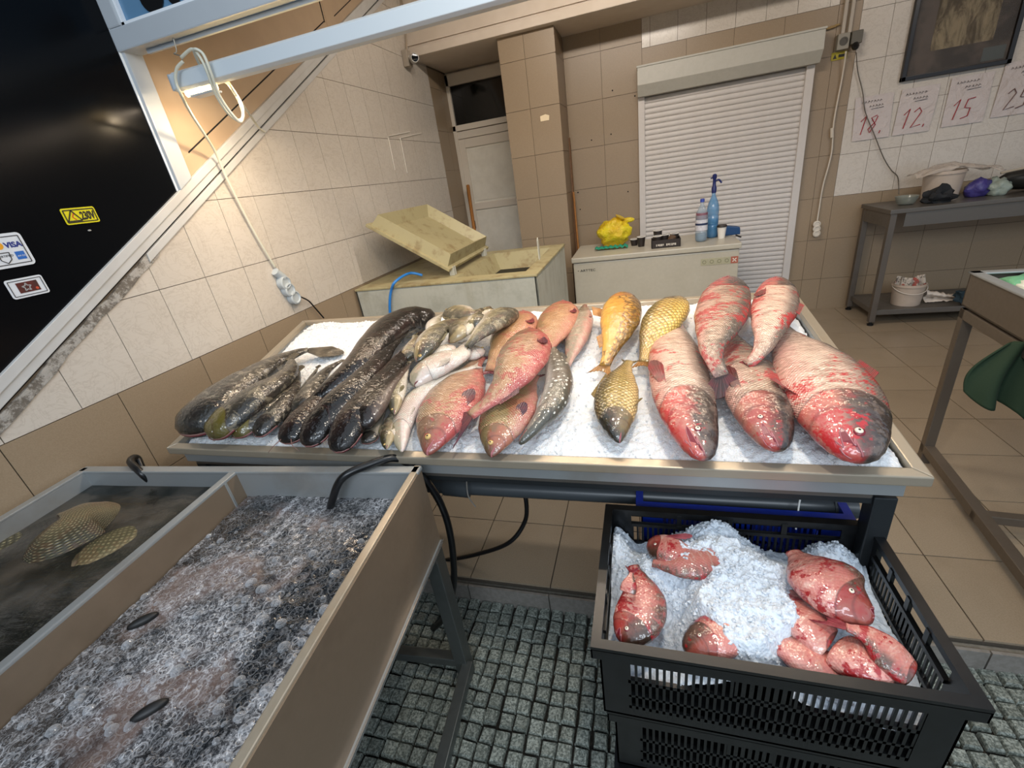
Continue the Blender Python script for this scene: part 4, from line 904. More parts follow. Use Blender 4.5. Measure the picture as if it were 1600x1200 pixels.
NAVY, LBL, ORG, REDC = plain('navy_print', '1d2f80', .5), plain('blue_print', '2166b8', .5), plain('orange_print', 'e8a11c', .5), plain('red_print', 'cc2a22', .5)
ww, hh = y1-y0, z1-z0
text('VISA', hh*.22, (xs, y0+ww*.54, z0+hh*.58), (0,1,0), (0,0,1), NAVY, o, 'card_lettering', .0004, bold=.0008)
obj('card_disc', MB().lathe([(hh*.11,0),(hh*.11,.0006)], (xs, y0+ww*.42, z0+hh*.66), 24, (1,0,0)), ORG, o); obj('card_disc', MB().lathe([(hh*.11,0),(hh*.11,.0005)], (xs, y0+ww*.31, z0+hh*.66), 24, (1,0,0)), REDC, o)
b_ = obj('blue_card_mark', MB().box((xs, y0+ww*.66, z0+hh*.20), (xs+.0006, y0+ww*.86, z0+hh*.44)), LBL, o); text('AM EX', hh*.07, (xs+.001, y0+ww*.68, z0+hh*.28), (0,1,0), (0,0,1), WS, o, 'card_lettering', .0002)
text('CERTIFIED', hh*.09, (xs, y0+ww*.26, z0+hh*.32), (0,1,0), (0,0,1), INK, o, 'card_lettering', .0003)
yc, zc_ = y0+ww*.42, z0+hh*.30
outline(0,0,0,0, .002, INK, o, 'shield_mark', [(yc-.014, zc_+.014), (yc+.014, zc_+.014), (yc+.012, zc_-.006), (yc, zc_-.016), (yc-.012, zc_-.006)])
o, y0, y1, z0, z1 = sticker('card_sticker', 'smaller white sticker showing a reddish brown card, near glass edge', [(3,441),(60,428),(81,455),(24,469)], WS)
outline(y0+.006, y1-.006, z0+.006, z1-.006, .0016, INK, o)
ww, hh = y1-y0, z1-z0
b_ = obj('printed_card', MB().box((xs-.0003, y0+ww*.24, z0+hh*.24), (xs+.0004, y0+ww*.80, z0+hh*.78)), speckled('card_red_brown', '5a2320', '3a2a26', .4, 30, .8), o)
star = []
for k in range(10): t = math.pi/2+math.pi*k/5; rr = hh*(.22 if k % 2 == 0 else .10); star.append((y0+ww*.48+rr*math.cos(t), z0+hh*.5+rr*math.sin(t)))
outline(0,0,0,0, .0025, plain('silver_line', 'a9a9aa', .4), o, 'star_mark', star)
obj('card_disc', MB().lathe([(hh*.07,0),(hh*.07,.0006)], (xs, y0+ww*.72, z0+hh*.36), 16, (1,0,0)), plain('orange_dot', 'c0492c', .5), o)
c = atx(140, 360, XL+.004); obj('paint_fleck', MB().ell(c, (.002,.006,.003), 8, 5), plain('pale_fleck', '9a9a96', .6), wp)

# lamp bar with its coiled white lead
lb = thing('lamp_bar', 'long white tube lamp housing hung beneath the window transom', 'lamp', (-1.6, YT+.02, 1.97))
p0 = aty(270, 112, YT-.005); LX0 = p0.x
zt_ = aty(300, 97, YT-.005).z; zb_ = aty(330, 122, YT-.005).z
zt_, zb_ = 1.955, 1.895
HB = Mat('lamp_housing_white', 'c9d2d8', .35).m
mb = MB().prism([(LX0, YT-.03, zb_+.008), (LX0, YT-.03, zt_-.01), (LX0, YT-.015, zt_), (LX0, YT+.04, zt_), (LX0, YT+.055, zb_+.012), (LX0, YT-.015, zb_)], (2.75, 0, 0)); obj('housing', mb, HB, lb, bevel=.002)
obj('end_cap', MB().box((LX0-.012, YT-.026, zb_+.004), (LX0, YT+.04, zt_-.004)), FR, lb, bevel=.004)
TUB = Mat('glowing_tube', 'fff0c8', .4, emit='ffd489', es=9).m
obj('tube', MB().tube([(LX0+.10, YT+.070, zb_+.040), (LX0+2.6, YT+.070, zb_+.040)], .011, 12), TUB, lb, True)
obj('tube_end', MB().tube([(LX0+.02, YT+.0, zb_-.006), (LX0+.14, YT+.02, zb_-.002)], .011, 12), TUB, lb, True)
obj('tube_holder', MB().box((LX0+.04, YT-.012, zb_-.022), (LX0+.15, YT+.03, zb_-.014)), FR, lb, bevel=.004)
hk = aty(272, 62, YT); obj('hook', MB().tube(smooth_path([hk+Vector((0,0,.03)), aty(276,78,YT), aty(272,84,YT-.01), aty(283,88,YT-.01), aty(286,98,YT-.01)], 5), .0022, 6), plain('wire_grey', '8a8880', .3, metal=.6), lb, True)
wc = Mat('white_lead', 'cfcdbc', .45).m
hose('white_lead', [aty(286,96,YT-.045), aty(276,108,YT-.05), aty(275,128,YT-.05), aty(284,150,YT-.04), atx(300,180,XL+.16), atx(335,235,XL+.06), atx(355,280,XL+.03), atx(385,340,XL+.02), atx(410,385,XL+.02), atx(430,418,XL+.015)], .0052, 'white lead dropping from lamp end to the socket strip', 'cable', wc)
coil = [aty(283,90,YT-.05), aty(300,77,YT-.05), aty(313,90,YT-.05), aty(325,115,YT-.045), aty(336,145,YT-.03), aty(355,175,YT), aty(372,188,YT+.03), aty(380,180,YT+.06), aty(372,155,YT+.08), aty(355,130,YT+.09), aty(335,122,YT+.09)]
o = hose('white_lead', coil+[aty(322,118,YT+.05), aty(303,80,YT-.05), aty(317,84,YT-.052), aty(330,115,YT-.048), aty(342,148,YT-.03), aty(362,178,YT), aty(377,190,YT+.03), aty(378,165,YT+.06), aty(360,135,YT+.09), aty(340,115,YT+.09), aty(352,122,YT+.09), aty(370,150,YT+.08), atx(392,182,XL+.10), atx(405,200,XL+.03), atx(414,206,XL+.02)], .0050, 'coiled loops of white lead hanging at the end of the lamp bar', 'cable', wc)
S0 = atx(437, 428, XL+.02)
st_ = thing('socket_strip', 'white four-way socket strip fixed low on the tiled wall', 'socket', S0)
for k, (px, py) in enumerate(((437,432),(443,442),(450,453),(459,465))):
    c = atx(px, py, XL+.016)
    if k == 0: obj('strip_inlet', MB().tube([c+Vector((0,-.02,.03)), c+Vector((0,.02,-.01))], .020, 12), plain('pale_grey_plastic', 'b4bcc0', .4), st_, 'auto')
    else: obj('socket_outlet', MB().lathe([(.034,-.014),(.036,0),(.036,.016),(.028,.02),(.024,.012)], c, 20, (1,0,0)), plain('outlet_grey_%d' % k, 'b4bcc0', .4), st_, 'auto')
hose('black_cable', [atx(470,464,XL+.03), atx(482,470,XL+.02), atx(493,482,XL+.02), atx(506,497,XL+.03)], .0042, 'short black cable from socket strip down behind the table', 'cable', BLACKP)
# pair of L-shaped white stripes on the wall
WB = plain('stripe_white', 'e9e3d8', .3)
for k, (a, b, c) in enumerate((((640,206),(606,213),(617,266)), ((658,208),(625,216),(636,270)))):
    tag(obj('white_stripe', MB().tube([atx(*a, XL+.006), atx(*b, XL+.006), atx(*c, XL+.006)], .0035, 6), WB, None), 'L-shaped white bracket on the left tiled wall, '+('the left' if k == 0 else 'the right')+' of two', 'stripe')
# cctv camera and junction box
c = atx(641, 88, XL+.0); yb_ = c.y
cv = thing('security_camera', 'white bullet security camera on the wall under the beam', 'camera', c)
obj('junction_box', MB().box((XL-.0, 3.90, 2.36), (XL+.05, 3.97, 2.47)), plain('grey_box', 'a59b8e', .5), cv, bevel=.008)
hd = Vector((XL+.05, 3.93, 2.42)); dr_ = Vector((.55, -.83, -.12)).normalized()
obj('camera_arm', MB().tube([hd-Vector((.03,0,0)), hd+Vector((.05,0,.0))], .014, 10), WHITE, cv, 'auto')
hc = Vector((XL+.085, 3.93, 2.405)); cb = obj('camera_housing', MB().lathe([(.028,-.07),(.033,-.06),(.033,.05),(.030,.06),(.026,.06),(.024,.052)], hc, 20, dr_), WHITE, cv, 'auto')
obj('lens', MB().lathe([(.025,.0),(.025,.056),(.012,.058)], hc, 20, dr_), plain('black_lens', '0b0b0c', .1), cb, 'auto')
hose('camera_cable', [(XL+.03,3.95,2.47), (XL+.02,4.0,2.55), (XL+.03,4.04,2.7), (XL+.03,4.045,2.94)], .006, 'pale cable rising from the security camera to the ceiling', 'cable', plain('beige_cable', 'ab9c8a', .6))
# ------------------------------------------------------------ fish
def curve(tab, t):
    for i in range(len(tab)-1):
        if t <= tab[i+1][0]:
            a, b = tab[i], tab[i+1]; k = (t-a[0])/(b[0]-a[0]); k = k*k*(3-2*k)*.5+k*.5; return a[1]+(b[1]-a[1])*k
    return tab[-1][1]
PROF = {
 'carp':   [(0,.05),(.02,.20),(.06,.40),(.12,.60),(.20,.80),(.30,.95),(.42,1),(.55,.95),(.70,.72),(.84,.42),(.94,.27),(1,.25)],
 'silver': [(0,.16),(.015,.34),(.05,.52),(.11,.70),(.20,.87),(.30,.97),(.42,1),(.56,.95),(.70,.74),(.84,.44),(.94,.28),(1,.26)],
 'bream':  [(0,.06),(.02,.20),(.07,.40),(.14,.62),(.24,.86),(.36,1),(.50,1),(.64,.82),(.78,.52),(.90,.30),(1,.24)],
 'catfish':[(0,.30),(.015,.58),(.05,.82),(.11,.97),(.18,1),(.30,.95),(.45,.82),(.60,.66),(.78,.45),(.92,.26),(1,.14)],
 'perch':  [(0,.08),(.02,.24),(.07,.48),(.15,.72),(.26,.94),(.38,1),(.52,.93),(.68,.70),(.84,.42),(.95,.26),(1,.25)],
 'pike':   [(0,.10),(.02,.26),(.08,.40),(.16,.55),(.24,.78),(.36,.95),(.50,1),(.66,.94),(.80,.66),(.92,.36),(1,.28)]}
THK = {'carp': .62, 'silver': .55, 'bream': .46, 'catfish': .62, 'perch': .58, 'pike': .80}
GILL = {'carp': .235, 'silver': .27, 'bream': .22, 'catfish': .17, 'perch': .25, 'pike': .25}
EYE = {'carp': (.085, .28), 'silver': (.10, .02), 'bream': (.085, .15), 'catfish': (.06, .5), 'perch': (.085, .35), 'pike': (.13, .4)}

def fishmat(name, back, side, belly, head=None, blotch='b01a22', ba=.0, bs=5, scale=0, sstr=.5, outline='3a3020', mott=None, ma=0, ms=30, spots=None, gill=.24, mirror=False, nose=None, rough=.42, dorsal_w=(.15, .75), bars=None, headtop=None, streak=None, coat=.9, spec=.45):
    m = Mat(name, side, rough, spec=spec); uv = m.node('ShaderNodeUVMap', uv_map='body').outputs[0]
    sp = m.node('ShaderNodeSeparateXYZ'); m.l.new(uv, sp.inputs[0]); u, v = sp.outputs[0], sp.outputs[1]
    sc = m.node('ShaderNodeUVMap', uv_map='skin').outputs[0]
    rj = m.rnd(); off = m.node('ShaderNodeCombineXYZ'); m.l.new(m.math('MULTIPLY', rj, 23.0), off.inputs[0]); m.l.new(m.math('MULTIPLY', rj, 57.0), off.inputs[2])
    add = m.node('ShaderNodeVectorMath', operation='ADD'); m.l.new(m.co('Object'), add.inputs[0]); m.l.new(off.outputs[0], add.inputs[1]); oc = add.outputs[0]
    sa = m.node('ShaderNodeVectorMath', operation='ADD'); m.l.new(sc, sa.inputs[0]); m.l.new(off.outputs[0], sa.inputs[1]); mps = m.node('ShaderNodeMapping'); m.l.new(sa.outputs[0], mps.inputs[0]); mps.inputs['Scale'].default_value = (95, 34, 9); mps.inputs['Rotation'].default_value = (0, 0, .35)
    st = m.noise(mps.outputs[0], 1.0, 6, .7, .3)
    n1 = m.noise(oc, 12, 5, .6); vj = m.math('ADD', v, m.math('MULTIPLY', m.math('SUBTRACT', n1, .5), .7)); vv = m.math('MULTIPLY', v, v)
    ug = m.math('ADD', u, m.math('MULTIPLY', vv, .085))
    col = m.mix(m.step(vj, -.85, -.15), belly, side); col = m.mix(m.step(vj, dorsal_w[0], dorsal_w[1]), col, back)
    hmask = m.step(ug, gill+.018, gill+.004); nh = m.math('SUBTRACT', 1.0, hmask)
    bumps = m.math('MULTIPLY', n1, .5)
    if streak: col = m.mix(m.math('MULTIPLY', m.step(m.math('ADD', m.math('MULTIPLY', st, .6), m.math('MULTIPLY', m.noise(oc, 14, 4, .6), .4)), .47, .57), .6), col, streak); col = m.mix(m.math('MULTIPLY', m.step(st, .46, .34), .35), col, 'ead6c4')
    if scale:
        mp = m.node('ShaderNodeMapping'); m.l.new(sc, mp.inputs[0]); mp.inputs['Rotation'].default_value = (0,0,math.pi/4); k = 1/scale; mp.inputs['Scale'].default_value = (k, k, k)
        rr = .18 if not mirror else .75
        f1 = m.vor(mp.outputs[0], 1.0, rnd=rr); e = m.vor(mp.outputs[0], 1.0, 'DISTANCE_TO_EDGE', rnd=rr); ln = m.step(e, .13, .02)
        ms_ = nh
        if mirror: ms_ = m.math('MULTIPLY', nh, m.math('MAXIMUM', m.step(v, .05, .2), m.step(m.noise(oc, 9, 2), .50, .56)))
        col = m.mix(m.math('MULTIPLY', m.math('MULTIPLY', ln, ms_), sstr), col, outline)
        col = m.mix(m.math('MULTIPLY', m.math('MULTIPLY', m.step(f1, .35, .0), ms_), sstr*.45), col, 'f4e6b4')
        bumps = m.math('ADD', bumps, m.math('MULTIPLY', m.math('MULTIPLY', m.math('SUBTRACT', .6, f1), ms_), 1.5 if sstr > .2 else .4))
    if mott: col = m.mix(m.math('MULTIPLY', m.step(m.noise(oc, ms, 5, .7, .6), .50, .60), ma), col, mott)
    if bars:
        wv = m.math('SINE', m.math('MULTIPLY', m.math('ADD', u, m.math('MULTIPLY', n1, .08)), 52.0))
        col = m.mix(m.math('MULTIPLY', m.math('MULTIPLY', m.step(wv, .1, .7), m.step(v, -.3, .3)), .7), col, bars)
    if spots:
        mp = m.node('ShaderNodeMapping'); m.l.new(sc, mp.inputs[0]); mp.inputs['Scale'].default_value = (70, 90, 60)
        s_ = m.step(m.vor(mp.outputs[0], 1.0, rnd=.8), .36, .24); s_ = m.math('MULTIPLY', s_, m.step(v, -.75, -.4)); s_ = m.math('MULTIPLY', s_, m.math('SUBTRACT', 1.0, m.math('MULTIPLY', hmask, .7))); col = m.mix(m.math('MULTIPLY', s_, .85), col, spots)
    if head:
        hc = m.mix(m.step(vj, -.28, .08), head, headtop or back); hc = m.mix(m.math('MULTIPLY', m.step(m.noise(oc, 24, 4, .7), .48, .62), .14), hc, side)
        col = m.mix(m.math('MULTIPLY', hmask, .9), col, hc)
    if ba:
        big = m.noise(oc, bs, 4, .65, .4); fine = m.math('ADD', m.math('MULTIPLY', m.math('SUBTRACT', st, .5), .55), m.math('MULTIPLY', m.math('SUBTRACT', m.noise(oc, 90, 3, .65), .5), .35))
        f = m.step(m.math('ADD', m.math('ADD', big, fine), m.math('MULTIPLY', vv, .05)), .54, .62)
        hb = m.math('MULTIPLY', m.math('MULTIPLY', hmask, m.step(v, .55, -.1)), m.step(m.noise(oc, 15, 3, .6), .42, .6))
        f = m.math('MULTIPLY', f, m.math('SUBTRACT', 1.0, m.math('MULTIPLY', hmask, m.step(v, .2, .5))))
        col = m.mix(m.math('MULTIPLY', m.math('MAXIMUM', f, m.math('MULTIPLY', hb, .6)), ba), col, blotch)
    if nose: col = m.mix(m.math('MULTIPLY', m.step(u, .10, .02), .7), col, nose)
    gl = m.math('MULTIPLY', m.step(m.math('ABSOLUTE', m.math('SUBTRACT', ug, gill+.012)), .009, .001), .5)
    col = m.mix(gl, col, '2a0e0c')
    gl2 = m.math('MULTIPLY', m.step(m.math('ABSOLUTE', m.math('SUBTRACT', m.math('ADD', ug, m.math('MULTIPLY', v, .03)), gill-.085)), .012, .001), .35 if headtop else 0.0); col = m.mix(gl2, col, '3a1512')
    m.set('Base Color', col)
    m.set('Coat Weight', coat); m.set('Coat Roughness', .15); m.set('Coat IOR', 1.7)
    bh = m.math('ADD', bumps, m.math('MULTIPLY', m.noise(oc, 70, 4, .7), .5)); m.bump(bh, .5, .004)
    cb = m.node('ShaderNodeBump'); m.inp(cb.inputs['Height'], m.math('ADD', m.noise(oc, 50, 2, .55), m.math('MULTIPLY', bumps, .15))); cb.inputs['Strength'].default_value = .8; cb.inputs['Distance'].default_value = .007; m.l.new(cb.outputs[0], m.b.inputs['Coat Normal'])
    return m.m
def finmat(name, a, b, alpha=1):
    m = Mat(name, a, .3, spec=.6); uv = m.node('ShaderNodeUVMap', uv_map='body').outputs[0]; sp = m.node('ShaderNodeSeparateXYZ'); m.l.new(uv, sp.inputs[0])
    w = m.step(m.math('SINE', m.math('MULTIPLY', sp.outputs[0], 95.0)), -.3, .5)
    m.set('Base Color', m.mix(m.math('MULTIPLY', w, .4), m.mix(m.step(m.noise(m.co('Object'), 25, 4, .6), .4, .65), a, b), '1c100e')); m.bump(w, .5, .002); return m.m

FM = {
 'silver': fishmat('silver_carp_skin', '6a5d54', 'd9baa6', 'dea294', 'b45c4e', 'bc1420', .88, 6, .0062, .32, '7c5a4c', gill=.27, headtop='1c1311', streak='927262'),
 'silverd': fishmat('darker_silver_carp_skin', '4a443f', 'b3937e', 'd29a8c', '94584a', 'b01420', .82, 6, .0062, .42, '4a3c34', gill=.27, headtop='1c1512', streak='5f5148'),
 'common': fishmat('common_carp_skin', '6d5c22', 'b8943a', 'dcb85c', '8b7440', 'b8562e', .10, 6, .0125, .9, '3c2f10', gill=.235, nose='2a2620', headtop='3c3826'),
 'commond': fishmat('dark_backed_carp_skin', '55491f', 'a38536', 'e0bc7c', '5d5438', 'b8562e', .08, 6, .0095, .85, '2c250e', gill=.235, nose='161514', headtop='1b1a17', dorsal_w=(.05,.6)),
 'mirror': fishmat('mirror_carp_skin', '8a6420', 'c68f30', 'e3b052', 'c07a3a', 'b8562e', .25, 6, .019, .9, '54380e', gill=.235, mirror=True, nose='a05a2a', headtop='94602a'),
 'bream': fishmat('reddish_bream_skin', '7c6848', 'b08560', 'c8605c', 'a0604c', 'b02a38', .62, 7, .0055, .4, '6a4438', 'd6ac8e', .3, 26, gill=.22, nose='7c4236', headtop='7a5c48', streak='96705a'),
 'breamo': fishmat('orange_bream_skin', '8c6a40', 'a87a50', 'c07a62', 'b05a50', 'b8404a', .38, 7, .0055, .45, '6e4a2c', 'e0b080', .3, 26, gill=.22, nose='a04a44', headtop='b06a50'),
 'breamg': fishmat('olive_bream_skin', '6a5a34', '998052', 'cc8e80', '9a7450', 'b43a40', .35, 7, .0055, .55, '4a3c24', 'b8a074', .3, 26, gill=.22, nose='5a3a30', headtop='665638'),
 'cat': fishmat('black_catfish_skin', '0d0b0a', '191512', '5d5048', '1a1613', '5a2a24', .10, 6, mott='2e2622', ma=.25, ms=48, gill=.17, nose='161312', dorsal_w=(-.6, .1), coat=.7, spec=.15),
 'catg': fishmat('mottled_grey_catfish_skin', '181714', '34312b', '8a8274', '1f1f1a', '5a2a24', .06, 6, mott='8c8474', ma=.6, ms=38, gill=.17, coat=.8, spec=.3),
 'caty': fishmat('yellow_headed_catfish_skin', '1a1814', '35312a', '8f8778', '6c5f1c', '5a2a24', .06, 6, mott='978c74', ma=.45, ms=26, gill=.17, nose='4f4826', headtop='5e541c', coat=.8, spec=.3),
 'perch': fishmat('zander_skin', '332e1b', '7b7050', 'e6dccd', '8f7f56', 'b85a50', .08, 9, .0045, .45, '3a3422', 'c8bd9c', .4, 30, gill=.25, bars='2c2816', dorsal_w=(.0,.4)),
 'pale': fishmat('pale_belly_skin', '9a9078', 'cbc1b2', 'ddd6ce', 'd0c6bc', 'c86a60', .2, 9, .0045, .25, '7a725f', 'efe9e2', .3, 30, gill=.25),
 'pike': fishmat('spotted_pike_skin', '45443b', '6a675b', 'd4cfc4', '77736a', 'b85a50', .05, 9, .0045, .2, '4a4430', spots='e8e6dc', gill=.25),
 'pikeb': fishmat('pale_pike_skin', '6c614e', '8c7b66', 'd8a898', '8a7a68', 'c0605c', .3, 8, .0045, .35, '4a3c2c', 'c0b49c', .4, 34, gill=.25),
 'crate': fishmat('bloody_carp_skin', '5b4036', 'c47a6c', 'dc9a90', '94483a', 'a00d18', .95, 11, .0055, .12, '7c5a4c', gill=.27, headtop='3a2a1c', streak='c46a62'),
 'tankf': fishmat('fine_scaled_submerged_carp', '3c3828', '6f644a', 'a08a78', '80705c', 'b8562e', .05, 6, .0062, .7, '25210f', gill=.235, coat=0),
 'tankc': fishmat('submerged_carp_skin', '35321f', '5a543a', '857c60', '6a5c4a', 'b8562e', .05, 6, .011, .5, '25210f', gill=.235, coat=0),
 'tankd': fishmat('deep_submerged_carp_skin', '26241c', '47432f', '5a5440', '3a362a', 'b8562e', .0, 6, .012, .8, '181509', gill=.235, coat=0)}
FIN = {'tankf': finmat('tank_fin_fine', '4a4030', '5a5040'), 'crate': finmat('pink_fin', 'b05058', '8a2c38'), 'tankc': finmat('tank_fin', '4a4030', '5a5040'), 'tankd': finmat('tank_fin_dark', '2a261c', '3a352a'), 'silver': finmat('red_fin', '9a3a3c', '7c4c46'), 'silverd': finmat('dark_red_fin', '6a2a2c', '4a3632'), 'common': finmat('amber_fin', 'b07838', '8a6030'), 'commond': finmat('olive_fin', '9a8048', '6d5c34'),
 'mirror': finmat('orange_fin', 'c08848', '9a6a34'), 'bream': finmat('purple_fin', '5c3c48', '7c3a40'), 'breamo': finmat('brownred_fin', '8a3c40', '6a3038'), 'breamg': finmat('grey_purple_fin', '5a4450', '8a4a50'),
 'cat': finmat('black_fin', '1c1816', '3a302a'), 'catg': finmat('grey_fin', '4c463c', '746a5a'), 'caty': finmat('grey_green_fin', '4c463c', '746a50'), 'perch': finmat('khaki_fin', '8a8060', '6a6040'),
 'pale': finmat('pale_fin', 'cfc0b0', 'b8a894'), 'pike': finmat('charcoal_fin', '4a453e', '7a7468'), 'pikeb': finmat('pinkish_fin', 'c08478', '8a7464')}
EYW, EYY, PUP, MOUTH, LIP = plain('fish_eye_white', 'e4d8c4', .1), plain('fish_eye_gold', 'c8a868', .1), plain('fish_pupil', '080808', .05), plain('mouth_dark_red', '7c2430', .3), plain('lip_pink', 'a8686c', .25)
EYR, CATLIP = plain('fish_eye_grey', '9a9488', .1), plain('catfish_lip', '7a5a54', .3)

def setuv(me, name, data):
    L = me.uv_layers.new(name=name)
    for lp in me.loops: L.data[lp.index].uv = data[lp.vertex_index]

def fan(name, base0, base1, dirs, mat, parent, n=9, m=4, th=.0018, wav=.0012, nrm=TN):
    """membrane from the base line base0-base1 out to base+dirs(i)"""
    mb = MB(); uvs = []
    for sgn in (1, -1):
        for j in range(m+1):
            for i in range(n*2+1):
                a = i/(2*n); b = base0*(1-a)+base1*a; e = dirs(a); p = b+e*(j/m)
                p = p+nrm*(sgn*th*.5*(1-.6*j/m)+(wav if i % 2 else -wav)*(j/m)); mb.v.append(p); uvs.append((a, j/m))
    w = 2*n+1; k = w*(m+1)
    for j in range(m):
        for i in range(2*n):
            q = (j*w+i, j*w+i+1, (j+1)*w+i+1, (j+1)*w+i); mb.f.append(q); mb.f.append(tuple(x+k for x in reversed(q)))
    for i in range(2*n):
        a, b = m*w+i, m*w+i+1; mb.f.append((a, b, b+k, a+k))
    for j in range(m):
        for e_ in (0, 2*n): a, b = j*w+e_, (j+1)*w+e_; mb.f.append((a, b, b+k, a+k))
    me = mesh(name, mb, mat, 'auto'); setuv(me, 'body', uvs) if len(me.vertices) == len(uvs) else None
    return obj(name, me, None, parent)

FISHN = {'silver': 'silver_carp', 'silverd': 'silver_carp', 'common': 'common_carp', 'commond': 'common_carp', 'mirror': 'mirror_carp', 'bream': 'bream', 'breamo': 'bream', 'breamg': 'bream', 'cat': 'catfish', 'catg': 'catfish', 'caty': 'catfish', 'perch': 'zander', 'pale': 'zander', 'pike': 'pike', 'pikeb': 'pike', 'crate': 'silver_carp', 'tankf': 'common_carp', 'tankc': 'common_carp', 'tankd': 'common_carp'}
def fish(kind, skin, pts, w, side, label, group='fish laid out on the ice of the sloping table', eye=True, tail=1.0, h=None, plane=None, roll=0.0, fins=('pec', 'dor'), mouth=True, tspread=1.0, tdir=None, cut=(0, 1), wmul=.93, barbels=False, name=None, eyesz=1.0, tl=None, thk=None, eyec=None):
    """pts: (px, py, height above the plane) from snout to tail root; w: widest body width in photo pixels"""
    plane = plane or att; prof = PROF[kind]; N = 44 if w > 40 else 30; K = 20 if w > 40 else 14
    ctl = [plane(p[0], p[1], p[2]) for p in pts]; P = smooth_path(ctl, 10)
    cum = [0]
    for i in range(1, len(P)): cum.append(cum[-1]+(P[i]-P[i-1]).length)
    Ltot = cum[-1]
    def at_len(s):
        s = max(0, min(Ltot, s))
        for i in range(1, len(P)):
            if cum[i] >= s-1e-9: k = (s-cum[i-1])/max(1e-9, cum[i]-cum[i-1]); return P[i-1].lerp(P[i], k)
        return P[-1]
    nr = TN if plane is att else Vector((0,0,1))
    # true half width from the apparent one, measured across the spine in the plane
    mid = at_len(Ltot*.4); T0 = (at_len(Ltot*.45)-at_len(Ltot*.35)).normalized(); B0 = T0.cross(nr).normalized()
    def prj(p): v = p-CP; z = v.dot(fw); return Vector((F*v.dot(CR)/z, -F*v.dot(CU)/z))
    d2 = (prj(mid+B0*.01)-prj(mid-B0*.01)); tt = (prj(mid+T0*.01)-prj(mid-T0*.01)); perp = abs(d2.x*tt.y-d2.y*tt.x)/tt.length/.02
    W2 = w/2/perp*wmul*.93
    th = W2*(thk or THK[kind])*.92
    mb = MB(); uv1, uv2 = [], []; fr = []
    for i in range(N+1):
        t = cut[0]+(cut[1]-cut[0])*(i/N)**1.0; tt_ = t
        if i < 4: tt_ = t*.6 if cut[0] == 0 else t
        s = tt_*Ltot; p = at_len(s); T = (at_len(s+Ltot*.03)-at_len(s-Ltot*.03)).normalized()
        B = T.cross(nr).normalized()*side; Nn = (T.cross(B)*(1 if T.cross(B).dot(nr) > 0 else -1)).normalized()
        if roll: q = Matrix.Rotation(roll*side, 3, T); B = q@B; Nn = q@Nn
        a = W2*curve(prof, tt_); b = th*curve(prof, tt_)**.8*(1 if tt_ < .45 else 1-.25*(tt_-.45)/.55)
        g = GILL[kind]; fr.append((p, T, B, Nn, a, b))
        for k in range(K):
            f = 2*math.pi*k/K; cv, sv = math.cos(f), math.sin(f)
            gg = g+.012-.085*cv*cv; bulge = 1+.055*max(0, 1-max(0, (gg-tt_))/.16)*(1 if tt_ <= gg else 0)*(1 if abs(cv) < .93 else .3)
            ax = (abs(cv)**.92)*(1 if cv > 0 else -1); sx = (abs(sv)**.88)*(1 if sv > 0 else -1)
            bx = b*(1 if sx > 0 else .62)
            wob = 1+.012*mnoise.noise(Vector((tt_*9, f*2, w*.1)))
            mb.v.append(p+B*(a*ax*wob*(1.0 if cv > 0 else 1.03))+Nn*(bx*sx*bulge)); uv1.append((tt_, cv)); uv2.append((tt_*Ltot, f/6.283*W2*4.6))
    for i in range(N):
        for k in range(K): mb.f.append((i*K+k, i*K+(k+1) % K, (i+1)*K+(k+1) % K, (i+1)*K+k))
    mb.f.append(tuple(range(K-1, -1, -1))); mb.f.append(tuple(N*K+k for k in range(K)))
    me = mesh('body', mb, FM[skin], True); setuv(me, 'body', uv1); setuv(me, 'skin', uv2)
    root = obj(name or FISHN[skin], me, None); tag(root, label, 'fish', group)
    def surf(t, cv, up_=1):                    # point on the upper flank
        i = min(N, max(0, int(round((t-cut[0])/(cut[1]-cut[0])*N)))); p, T, B, Nn, a, b = fr[i]
        return p+B*a*cv+Nn*b*(1-cv*cv)**.5*up_, T, B, Nn, a, b
    Hd = W2
    if eye:
        et, ev = eyec or EYE[kind]; p, T, B, Nn, a, b = surf(et, ev); r = W2*{'silver': .082, 'carp': .075, 'bream': .10, 'catfish': .045, 'perch': .12, 'pike': .10}[kind]*eyesz
        q = Vector((0,0,1)).rotation_difference((Nn+B*ev*.5).normalized())
        e = obj('eye', MB().ell(p-Nn*r*.15, (r, r, r*.62), 16, 10, q), EYW if kind in ('silver',) else (EYY if kind in ('bream', 'perch') else EYR), root, True)
        pn = (Nn+B*ev*.5).normalized(); obj('pupil', MB().ell(p-Nn*r*.15+pn*r*.40, (r*.42, r*.42, r*.30), 12, 8, q), PUP, e, True)
        if kind == 'silver': obj('eye_socket', MB().lathe([(r*1.5,-r*.3),(r*1.25,r*.12),(r*.98,r*.22)], p-Nn*r*.12, 20, pn, False, False), MOUTH, e, True)
    if mouth and cut[0] == 0 and kind == 'catfish':
        p0, T, B, Nn, a, b = fr[0]; q1, q2 = fr[2], fr[4]
        pp = [q2[0]+q2[2]*q2[4]*1.0, q1[0]+q1[2]*q1[4]*1.01+Nn*b*.1, p0+B*a*.75-T*a*.08+Nn*b*.3, p0-T*a*.16+Nn*b*.35, p0-B*a*.75-T*a*.08+Nn*b*.3, q1[0]-q1[2]*q1[4]*1.01+Nn*b*.1, q2[0]-q2[2]*q2[4]*1.0]
        obj('lips', MB().tube(smooth_path(pp, 4), W2*.030, 8), CATLIP, root, True)
        obj('mouth', MB().tube(smooth_path([x-Nn*W2*.045 for x in pp], 4), W2*.026, 8), MOUTH, root, True)
    elif mouth and cut[0] == 0:
        p0, T, B, Nn, a, b = fr[0]; lipm = {'perch': CATLIP, 'pike': CATLIP}.get(kind, LIP)
